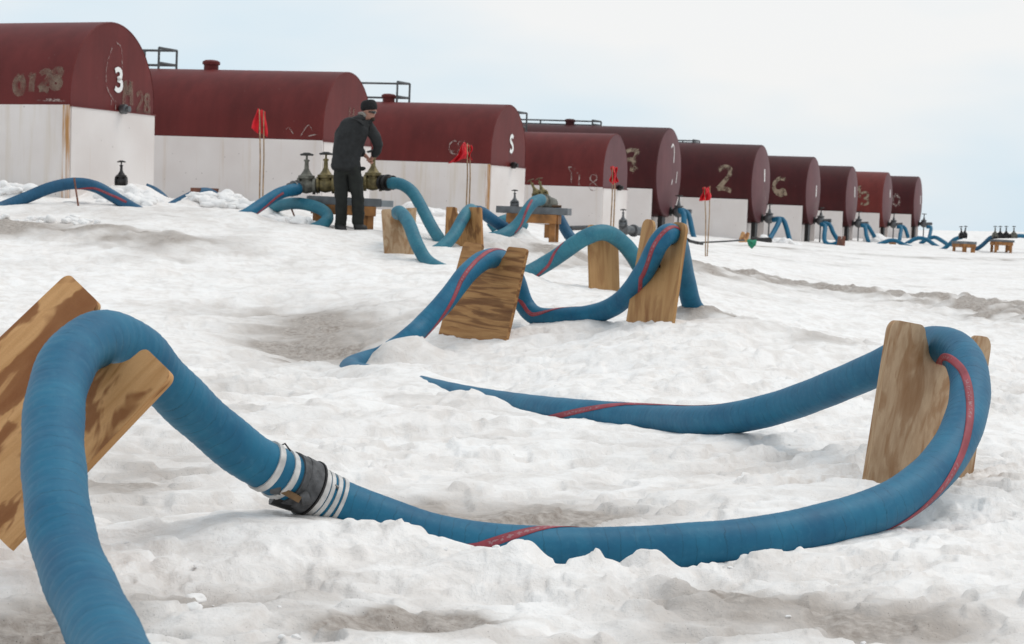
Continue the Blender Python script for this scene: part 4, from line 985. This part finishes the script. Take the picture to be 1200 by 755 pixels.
def pipe_piece(label, pts, prof, mat, cat='pipe', name='valve_pipe'):
    o = MB(); a = P(*pts[0]); b = P(*pts[1]); d = (b - a); l = d.length
    o.lathe([(h_ * l, r_) for h_, r_ in prof], (0, 0, 0), d, 16)
    ob = o.build(name, M[mat], None, True, angle=35); ob.location = a
    return tag(ob, label, cat)

def table(label, corners_top, legs, h, thick, top_m, leg_m, group='wooden valve tables', end_m=None, apron=0.13):
    """corners_top: centre px,py,D; half sizes; yaw"""
    (px, py, D), (hx, hy), yaw, roll = corners_top
    c = P(px, py, D); root = empty('valve_table', c); root.rotation_euler = (0, R(roll), R(yaw))
    tag(root, label, 'table', group)
    o = MB(); n_ = 3
    for k in range(n_):
        yy = -hy + (2 * k + 1) * hy / n_
        o = MB(); o.box((0, yy, -thick / 2), (2 * hx, 2 * hy / n_ - 0.006, thick)); o.build('top_plank', top_m, root, bevel=0.004)
    if end_m:
        o = MB(); o.box((hx + 0.085, -hy * 0.3, -thick * 0.55), (0.165, hy * 1.3, thick * 0.8)); o.build('lit_plank_end', end_m, root, bevel=0.004)  # end of the top, its lit look put into a paler colour
    lx = hx * legs[0]; ly = hy * legs[1]
    for sx in (-1, 1):
        for sy in (-1, 1):
            o = MB(); o.box((sx * lx, sy * ly, -thick - (h - thick) / 2 - 0.08), (0.09, 0.09, h - thick + 0.16)); o.build('leg', leg_m, root, bevel=0.004)
    for sy in (-1, 1):
        o = MB(); o.box((0, sy * (ly + 0.062), -thick - apron / 2 - 0.002), (2 * lx + 0.12, 0.034, apron)); o.build('apron', leg_m, root, bevel=0.003)
    for sx in (-1, 1):
        o = MB(); o.box((sx * (lx + 0.062), 0, -thick - apron / 2 - 0.004), (0.034, 2 * ly - 0.02, apron)); o.build('apron', leg_m, root, bevel=0.003)
    for sx in (-1, 1):
        o = MB(); o.box((sx * (lx - 0.065), -ly, -thick - apron - 0.11), (0.10, 0.05, 0.2)); o.build('brace', leg_m, root, bevel=0.003)
    return root
table('long grey-topped wooden table the person stands at', ((403, 231.5, 28.5), (0.50, 0.26), 10, 1.5), (0.72, 0.7), 0.47, 0.11, M['grey_top'], M['lumber'], end_m=M['lit_end'])
table('grey-topped wooden table with four orange legs right of the boards', ((626, 243, 30.0), (0.525, 0.27), -8, 1.0), (0.58, 0.72), 0.50, 0.10, M['grey_top'], M['lumber'], end_m=None)
table('left far wooden table in front of the right horizon', ((1130, 283, 79), (0.28, 0.5), 15, 2.0), (0.75, 0.8), 0.48, 0.10, M['grey_top'], M['lumber'])
table('right far wooden table carrying four small valves', ((1174, 281, 80.5), (0.42, 0.3), 5, 2.0), (0.72, 0.8), 0.55, 0.09, M['grey_top'], M['lumber'])

gate_valve('leftmost grey gate valve of the row beside the person', 359, 218, 28.3, 1.0, 'valve')
gate_valve('grey-green gate valve with handle at the person\'s left hip', 381.5, 217, 28.35, 1.0, 'brass')
gate_valve('brass gate valve under the person\'s hands', 437, 214.5, 28.4, 1.0, 'brass', 'wheel')
C3 = [(0, .05), (.02, .10), (.12, .10), (.13, .085), (.45, .085), (.47, .11), (.55, .11), (.57, .085), (.88, .085), (.9, .10), (.98, .10), (1, .05)]
pipe_piece('dark flanged pipe between the first two valves of the row', [(367, 219, 28.35), (374, 218, 28.35)], C3, 'dark')
pipe_piece('dark flanged pipe behind the person\'s legs joining the valve row', [(391, 217.5, 28.4), (427, 215, 28.4)], C3, 'dark')
pipe_piece('coupling where the left hose meets the valve row', [(340, 222.8, 28.15), (350, 219, 28.25)], C3, 'steel', 'coupling', 'pipe_coupling')
pipe_piece('dark ribbed coupling where the right hose leaves the valve row', [(447, 214.3, 28.35), (461, 214.2, 28.2)], [(0, .06), (.02, .11), (.2, .11), (.22, .085), (.4, .085), (.42, .115), (.6, .115), (.62, .085), (.82, .085), (.84, .10), (1, .10)], 'dark', 'coupling', 'pipe_coupling')
gate_valve('leaning brass valve with rusty handle on the four-legged table, left one', 631, 231, 29.9, 0.62, 'brass', 'rustwheel', (0, -28))
gate_valve('leaning brass valve with rusty handle on the four-legged table, right one', 637, 230.5, 30.05, 0.62, 'brass', 'rustwheel', (0, -16))
gate_valve('small dark valve standing at the left of the four-legged table', 603, 241, 30.6, 0.52, 'steel', 'wheel')
pipe_piece('dark sloping pipe body on the four-legged table', [(631, 236, 29.75), (648, 240, 30.1)], [(0, .05), (.02, .10), (.3, .11), (.32, .13), (.45, .13), (.47, .11), (.95, .10), (1, .06)], 'valve')
pipe_piece('rusty flat bar lying on the four-legged table', [(624, 241.6, 29.85), (658, 242.2, 29.9)], [(0, .015), (.01, .02), (.99, .02), (1, .015)], 'rustwheel')
for k, (px, py) in enumerate(((1127, 277, ), (1130, 276.5))):
    gate_valve(('dark valve on the left far table, leaning left' , 'dark valve on the left far table, leaning right')[k], px, py, 79 + k * .15, 0.85, 'dark', 'wheel', (0, (-6, 8)[k]), group='valves on the far tables')
for k, px in enumerate((1166, 1172, 1179, 1188)):
    gate_valve(('first', 'second', 'third', 'last')[k] + ' small valve from the left on the right far table', px, 276.6, 80.3, 0.85, 'valve' if k in (0, 3) else 'dark', 'wheel', group='valves on the far tables')
pipe_piece('dark pipe joining the valves on the right far table', [(1164, 277, 80.3), (1192, 276.6, 80.4)], [(0, .05), (.01, .09), (.99, .09), (1, .05)], 'dark')
gate_valve('dark valve handle sticking out of the snow at the numbered tank end', 142, 213, 30.2, 0.68, 'dark', 'wheel', group='valves in the snow by the tanks')
gate_valve('dark valve standing in the snow behind the arching teal hose', 730, 263, 46, 0.75, 'steel', 'wheel', group='valves in the snow by the tanks')
pipe_piece('grey pipe in the snow beside the lone standing valve', [(730, 269, 46), (752, 271.5, 46.5)], [(0, .05), (.02, .13), (.12, .13), (.14, .10), (.5, .10), (.52, .14), (.62, .14), (.64, .1), (1, .1)], 'steel')

# ------------------------------------------------------------------ flags, sticks, cloth
FG = 'red trail flags on thin poles'
def flag(label, base, top, D, cloth, wave=0.02):
    a, b = P(base[0], base[1], D), P(top[0], top[1], D - 0.05)
    root = tag(empty('marker_flag', a), label, 'flag', FG); inv = Matrix.Translation(-a)
    m_ = MB(); m_.tube([a - Vector((0, 0, .2)), a * .5 + b * .5 + Vector((.012, 0, 0)), b], [0.011, 0.010, 0.008], 6)
    o = m_.build('pole', M['bamboo'], root, True); o.matrix_parent_inverse = inv
    # cloth: a grid between the four corner pixels, rippled
    q = [P(x, y, D - 0.03) for x, y in cloth]; vs = []; fs = []; nu_, nv_ = 8, 8
    for j in range(nv_ + 1):
        for i_ in range(nu_ + 1):
            u, v = i_ / nu_, j / nv_
            p = q[0] * ((1 - u) * (1 - v)) + q[1] * (u * (1 - v)) + q[2] * (u * v) + q[3] * ((1 - u) * v)
            p = p + FWD * (wave * math.sin(u * 7 + v * 2 + base[0])) + RGT * (0.4 * wave * math.sin(v * 6 + base[0]))
            vs.append(p)
    for j in range(nv_):
        for i_ in range(nu_): k = j * (nu_ + 1) + i_; fs.append((k, k + 1, k + nu_ + 2, k + nu_ + 1))
    m_ = MB(); m_.add(vs, fs); o = m_.build('cloth', M['flag'], root, True); o.matrix_parent_inverse = inv
    so = o.modifiers.new('Solidify', 'SOLIDIFY'); so.thickness = 0.006
    return root
flag('left one of two drooping red flags before the second tank', (304, 240), (304, 128), 29.0, [(294, 150), (302, 157), (306, 131), (302, 127)], 0.015)
flag('right one of two drooping red flags before the second tank', (307.5, 240), (309, 130), 29.15, [(306, 156), (314, 161), (311, 131), (306, 128)], 0.015)
flag('red flag blown out to the left before the tank numbered S', (546, 246), (547.5, 168), 28.6, [(527, 192), (546, 186), (549, 170), (546, 166)], 0.07)
flag('small red flag drooping close to the pole before the tank numbered S', (549.5, 246), (550.5, 170), 28.8, [(544, 186), (553, 188), (552, 171), (546, 169)], 0.06)
flag('left pole with drooping red flag before the scribbled tank', (715, 268), (718, 196), 31, [(715, 212), (720, 217), (721, 195), (717, 195)], 0.04)
flag('right pole with drooping red flag before the scribbled tank', (718.5, 268), (720.5, 197), 31.2, [(719, 216), (724, 213), (722, 196), (719, 196)], 0.04)
flag('left one of two red flags before the dark tank marked two', (827, 288), (825.5, 219), 36, [(820, 236), (827, 235), (827, 219), (824, 220)], 0.05)
flag('right one of two red flags before the dark tank marked two', (829, 288), (832, 218), 36.2, [(826, 235), (832.5, 235), (833, 219), (829, 220)], 0.05)
def stick(label, pts, r, mat, cat='stick'):
    ps = [P(*p) for p in pts]; m_ = MB(); m_.tube([p - ps[0] for p in ps], r, 7); o = m_.build('leaning_stick', M[mat], None, True); o.location = ps[0]; return tag(o, label, cat)
stick('thin brown stick leaning on the hose before the tank numbered three', [(94, 256, 27.5), (91, 236, 27.7), (87, 209, 27.95)], [0.014, 0.013, 0.013], 'redwood')
stick('thin stick leaning on the hooked hose left of the table', [(346, 256, 28.2), (342, 246, 28.4), (339, 235, 28.65)], [0.012, 0.012, 0.012], 'redwood')
def dark_bar(label, pts, r, mat='dark'):
    ps = [P(*p) for p in pts]; m_ = MB(); m_.tube([p - ps[0] for p in ps], r, 8); o = m_.build('steel_pipe', M[mat], None, True); o.location = ps[0]; return tag(o, label, 'pipe')
dark_bar('thin dark pipe lying along the foot of the scribbled tank', [(655, 268.5, 44), (668, 267.6, 44), (690, 266.8, 45)], 0.05)
dark_bar('thin cable stretched over the snow to the green cloth', [(818, 284.5, 40), (850, 283, 42), (872, 281.5, 43)], 0.018)
dark_bar('dark bent iron in the snow behind the rounded prong', [(803, 279, 44), (808, 282.5, 44), (816, 284.5, 43.6), (823, 285.5, 43.4)], 0.035)
dark_bar('dark pipe lying in the snow at the foot of the tank marked two', [(882, 281, 66), (890, 282.5, 65.5), (902, 282, 65)], 0.10)
def cloth_lump(label, pts, D, mat):
    c = P(pts[0][0], pts[0][1], D); m_ = MB(); ring = [P(x, y, D) - c for x, y in pts]
    n = len(ring); ctr = sum(ring, Vector()) / n
    m_.add([p for p in ring] + [ctr - FWD * 0.10] + [ctr + FWD * 0.10], [(i, (i + 1) % n, n) for i in range(n)] + [((i + 1) % n, i, n + 1) for i in range(n)])
    o = m_.build('green_cloth', mat, None, False); o.location = c
    return tag(o, label, 'cloth')
cloth_lump('small bright green cloth bundle on the snow before the tank marked two', [(875, 281.5), (878, 280), (881, 281.5), (887, 281), (886, 287), (881, 292), (877, 288)], 42, M['green'])

# ------------------------------------------------------------------ person
PD = 27.75
def J(px, py, d=0.0): return P(px, py, PD + d)
person = tag(empty('person', J(410, 271)), 'person in black knit hat, sunglasses and charcoal jacket bending over the valves', 'person')
pinv = Matrix.Translation(-J(410, 271))
def skin_mesh(name, nodes, edges, mat, sub=2, parent=person):
    """nodes: key -> (point, rx, ry)"""
    keys = list(nodes); idx = {k: i for i, k in enumerate(keys)}
    me = bpy.data.meshes.new(name); me.from_pydata([nodes[k][0] for k in keys], [(idx[a], idx[b]) for a, b in edges], [])
    o = bpy.data.objects.new(name, me); COL.objects.link(o); o.parent = parent; o.matrix_parent_inverse = pinv
    sk = o.modifiers.new('Skin', 'SKIN'); sk.use_smooth_shade = True
    for i, k in enumerate(keys): me.skin_vertices[0].data[i].radius = (nodes[k][1], nodes[k][2])
    me.skin_vertices[0].data[0].use_root = True
    ss = o.modifiers.new('Subsurf', 'SUBSURF'); ss.levels = sub; ss.render_levels = sub
    me.materials.append(mat); return o
# bare body inside the clothes, one continuous figure with head and hands
body = {'pelvis': (J(406, 192), .09, .08), 'waist': (J(407, 176), .10, .09), 'chest': (J(413, 156), .13, .11), 'necklow': (J(424, 141, .02), .06, .06), 'neck': (J(428, 138, .02), .055, .055), 'head1': (J(432.5, 135, .03), .075, .085), 'head2': (J(433.5, 127, .03), .088, .10), 'head3': (J(432.5, 120.5, .03), .06, .07),
        'chin': (J(436.5, 139.5, .035), .04, .04), 'nose': (J(440.6, 132.8, .06), .013, .013),
        'hipl': (J(400, 194), .08, .08), 'kneel': (J(400.5, 230, -.02), .055, .055), 'anklel': (J(399, 263, .02), .03, .03), 'toel': (J(400.5, 269.0, -.05), .022, .02),
        'hipr': (J(414, 194), .08, .08), 'kneer': (J(419, 230, -.02), .055, .055), 'ankler': (J(419.8, 262, .02), .03, .03), 'toer': (J(424, 268, .0), .022, .02),
        'shl': (J(408, 146, -.02), .055, .055), 'ell': (J(416, 171, .25), .04, .04), 'wrl': (J(428.5, 183, .32), .03, .03), 'pl': (J(432.5, 186.5, .33), .032, .02),
        'shr': (J(431, 148, .03), .055, .055), 'elr': (J(443, 170, .08), .042, .042), 'wrr': (J(437, 183.5, .22), .03, .03), 'pr': (J(434, 188, .25), .034, .02)}
bed = [('pelvis', 'waist'), ('waist', 'chest'), ('chest', 'necklow'), ('necklow', 'neck'), ('neck', 'head1'), ('head1', 'head2'), ('head2', 'head3'), ('head1', 'chin'), ('head2', 'nose'),
       ('pelvis', 'hipl'), ('hipl', 'kneel'), ('kneel', 'anklel'), ('anklel', 'toel'), ('pelvis', 'hipr'), ('hipr', 'kneer'), ('kneer', 'ankler'), ('ankler', 'toer'),
       ('chest', 'shl'), ('shl', 'ell'), ('ell', 'wrl'), ('wrl', 'pl'), ('chest', 'shr'), ('shr', 'elr'), ('elr', 'wrr'), ('wrr', 'pr')]
for hnd, (bx_, by_, bd_), sg in (('l', (432.5, 186.5, .33), 1), ('r', (434, 188, .25), -1)):
    for k in range(4):
        ln = (4.0, 4.6, 4.3, 3.4)[k]
        body[f'f{hnd}{k}a'] = (J(bx_ + 0.5 + 0.9 * k - 1.2, by_ + 1.8, bd_ + 0.012 * k), .010, .010)
        body[f'f{hnd}{k}b'] = (J(bx_ + 1.6 + 0.9 * k - 1.2, by_ + ln * .7, bd_ + 0.012 * k - .03), .009, .009)
        body[f'f{hnd}{k}c'] = (J(bx_ + 1.0 + 0.9 * k - 1.2, by_ + ln, bd_ + 0.012 * k - .05), .008, .008)
        bed += [('p' + hnd, f'f{hnd}{k}a'), (f'f{hnd}{k}a', f'f{hnd}{k}b'), (f'f{hnd}{k}b', f'f{hnd}{k}c')]
    body[f't{hnd}a'] = (J(bx_ - 2.2, by_ + .4, bd_ - .03), .011, .011); body[f't{hnd}b'] = (J(bx_ - 2.4, by_ + 2.2, bd_ - .05), .009, .009)
    bed += [('p' + hnd, f't{hnd}a'), (f't{hnd}a', f't{hnd}b')]
skin_mesh('body', body, bed, M['skin'], 2)
jk = {'hem2': (J(405.5, 203), .20, .16), 'hem': (J(405.5, 195), .225, .175), 'waist': (J(406, 182), .22, .17), 'mid': (J(408.5, 168), .225, .165), 'chest': (J(414.5, 154, .0), .235, .16), 'upper': (J(419.5, 145, .0), .19, .14), 'collar': (J(424.5, 140.5, .02), .10, .095),
      'shl': (J(407, 148, -.02), .105, .105), 'ul': (J(411, 159, .13), .085, .085), 'ell': (J(416, 171, .25), .075, .075), 'wrl': (J(427.5, 182.5, .32), .055, .055),
      'shr': (J(431.5, 149.5, .02), .105, .105), 'ur': (J(439.5, 160, .05), .088, .088), 'elr': (J(443.5, 171, .08), .085, .08), 'fr': (J(441, 179, .15), .066, .066), 'wrr': (J(438.2, 183.3, .21), .055, .055)}
jed = [('hem2', 'hem'), ('hem', 'waist'), ('waist', 'mid'), ('mid', 'chest'), ('chest', 'upper'), ('upper', 'collar'), ('chest', 'shl'), ('shl', 'ul'), ('ul', 'ell'), ('ell', 'wrl'), ('chest', 'shr'), ('shr', 'ur'), ('ur', 'elr'), ('elr', 'fr'), ('fr', 'wrr')]
jacket = skin_mesh('jacket', jk, jed, M['jacket'], 2)
dt = bpy.data.textures.new('folds', 'CLOUDS'); dt.noise_scale = 0.11; dt.noise_depth = 2
dm = jacket.modifiers.new('Folds', 'DISPLACE'); dm.texture = dt; dm.strength = 0.045; dm.texture_coords = 'LOCAL'
hood = {'a': (J(411.5, 144.5, -.09), .045, .05), 'b': (J(417, 139.5, -.11), .06, .05), 'c': (J(423.5, 137.5, -.07), .055, .05), 'd': (J(428, 140, .0), .035, .04)}
skin_mesh('hood', hood, [('a', 'b'), ('b', 'c'), ('c', 'd')], M['jacket'], 2)
skin_mesh('collar', {'a': (J(419.5, 134.5, -.05), .03, .03), 'b': (J(424.5, 132.5, -.075), .035, .03), 'c': (J(428.5, 137, -.055), .03, .03)}, [('a', 'b'), ('b', 'c')], M['fleece'], 2)
tr = {'top': (J(406.5, 183), .15, .125), 'pelvis': (J(406.5, 192), .17, .14), 'hipl': (J(400, 199), .112, .118), 'thl': (J(399.5, 212), .104, .11), 'kneel': (J(400.3, 230, -.02), .086, .088), 'cl': (J(400, 246, .0), .084, .088), 'anklel': (J(399, 262, .02), .084, .087), 'el': (J(399, 268, .02), .09, .092),
      'hipr': (J(413.5, 199), .115, .118), 'thr': (J(416.5, 212), .106, .11), 'kneer': (J(419, 230, -.02), .09, .09), 'cr': (J(419.8, 246, .0), .085, .088), 'ankler': (J(419.8, 260, .02), .084, .087), 'er': (J(419.8, 266.5, .02), .09, .092)}
trs = skin_mesh('trousers', tr, [('top', 'pelvis'), ('pelvis', 'hipl'), ('hipl', 'thl'), ('thl', 'kneel'), ('kneel', 'cl'), ('cl', 'anklel'), ('anklel', 'el'), ('ankler', 'er'), ('pelvis', 'hipr'), ('hipr', 'thr'), ('thr', 'kneer'), ('kneer', 'cr'), ('cr', 'ankler')], M['trousers'], 2)
dm = trs.modifiers.new('Folds', 'DISPLACE'); dm.texture = dt; dm.strength = 0.04; dm.texture_coords = 'LOCAL'
skin_mesh('cargo_pocket', {'a': (J(423.5, 195, .0), .04, .07), 'b': (J(424.3, 201, .0), .04, .07)}, [('a', 'b')], M['trousers'], 2)
skin_mesh('boot', {'a': (J(399, 254, .02), .08, .08), 'h': (J(398.5, 268, .03), .09, .085), 'm': (J(400.5, 269.5, -.06), .085, .07), 't': (J(402.5, 270.8, -.15), .07, .05)}, [('a', 'h'), ('h', 'm'), ('m', 't')], M['boot'], 2)
skin_mesh('boot', {'a': (J(419.8, 253, .02), .08, .08), 'h': (J(419, 266.5, .03), .09, .085), 'm': (J(424, 268, .0), .085, .07), 't': (J(430, 269.6, -.03), .07, .05)}, [('a', 'h'), ('h', 'm'), ('m', 't')], M['boot'], 2)
skin_mesh('hat', {'r': (J(432.8, 131.0, .03), .110, .118), 'm': (J(432.4, 126.0, .03), .122, .130), 't': (J(431.8, 120.6, .03), .112, .118), 'e': (J(431.2, 116.6, .03), .075, .08)}, [('r', 'm'), ('m', 't'), ('t', 'e')], M['hat'], 2)
skin_mesh('beard', {'a': (J(433.6, 139.2, .0), .03, .045), 'b': (J(437.2, 141.0, .035), .035, .035), 'c': (J(438.6, 137.6, .05), .02, .026)}, [('a', 'b'), ('b', 'c')], M['beard'], 2)
skin_mesh('ear', {'a': (J(431.2, 132.5, -.068), .016, .012), 'b': (J(431.5, 134.6, -.066), .012, .010)}, [('a', 'b')], M['skin'], 1)
skin_mesh('sunglasses', {'a': (J(431.5, 131.2, -.072), .009, .009), 'b': (J(435.5, 131.4, -.06), .011, .013), 'c': (J(438.5, 131.8, -.022), .020, .025), 'd': (J(440.0, 131.6, .05), .018, .022)}, [('a', 'b'), ('b', 'c'), ('c', 'd')], M['lens'], 2)

# ------------------------------------------------------------------ loose snow lumps
def lumps():
    base = bmesh.new(); bmesh.ops.create_icosphere(base, subdivisions=3, radius=1.0)
    bv = np.array([v.co[:] for v in base.verts]); bf = [[v.index for v in f.verts] for f in base.faces]; base.free()
    r2 = np.random.RandomState(5); V = []; Fc = []
    def put(px, py, D, size, cnt, spx, spy):
        for _ in range(cnt):
            p = P(px + r2.uniform(-spx, spx), py + r2.uniform(-spy, spy), D + r2.uniform(-.4, .4))
            z = snow_z(p.x, p.y); s_ = size * r2.uniform(.35, 1.0)
            k1 = r2.normal(size=(4, 3)); ph = r2.uniform(0, 6, 4)
            k2 = r2.normal(size=(5, 3)); d = 1 + sum(0.13 * np.sin(bv @ k1[i] * 2.2 + ph[i]) for i in range(4)) + sum(0.05 * np.abs(np.sin(bv @ k2[i] * 5 + ph[i % 4])) for i in range(5))
            v = bv * d[:, None] * np.array([r2.uniform(.8, 1.3), r2.uniform(.8, 1.2), r2.uniform(.55, .85)]) * s_
            b = sum(len(a) for a in V)
            V.append(v + np.array([p.x, p.y, z + s_ * r2.uniform(-.1, .35)])); Fc.extend([[i + b for i in f] for f in bf])
    put(148, 226, 29.3, .12, 70, 28, 5); put(165, 232, 28.8, .10, 40, 20, 5); put(15, 232, 29.0, .12, 50, 24, 5); put(262, 243, 29.2, .10, 80, 32, 5); put(235, 240, 29.4, .09, 30, 16, 3)
    put(500, 246, 40, .2, 24, 25, 4); put(340, 256, 28, .10, 24, 30, 6); put(60, 262, 26, .07, 22, 60, 10); put(910, 281, 66, .2, 16, 25, 2); put(1030, 281, 84, .3, 14, 14, 2)
    for px, py, sz in ((228, 697, .018), (150, 650, .006), (520, 655, .006), (980, 650, .006), (330, 720, .007)):
        q, D = on_ground(px, py); put(px, py, D, sz * 1.8, 2, 3, 1)
    for _ in range(30):
        px = r2.uniform(0, 1200); py = r2.uniform(330, 750); q, D = on_ground(px, py)
        p = P(px, py, D); put(px, py, D, r2.uniform(.006, .014), 1, 1, 1)
    me = bpy.data.meshes.new('snow_lumps'); me.from_pydata(np.vstack(V).tolist(), [], Fc)
    for p in me.polygons: p.use_smooth = True
    me.materials.append(M['chunk']); o = bpy.data.objects.new('snow_lumps', me); COL.objects.link(o)
    tag(o, 'crumbled white snow lumps scattered along tank feet and hoses', 'snow', None, 'stuff')
lumps()
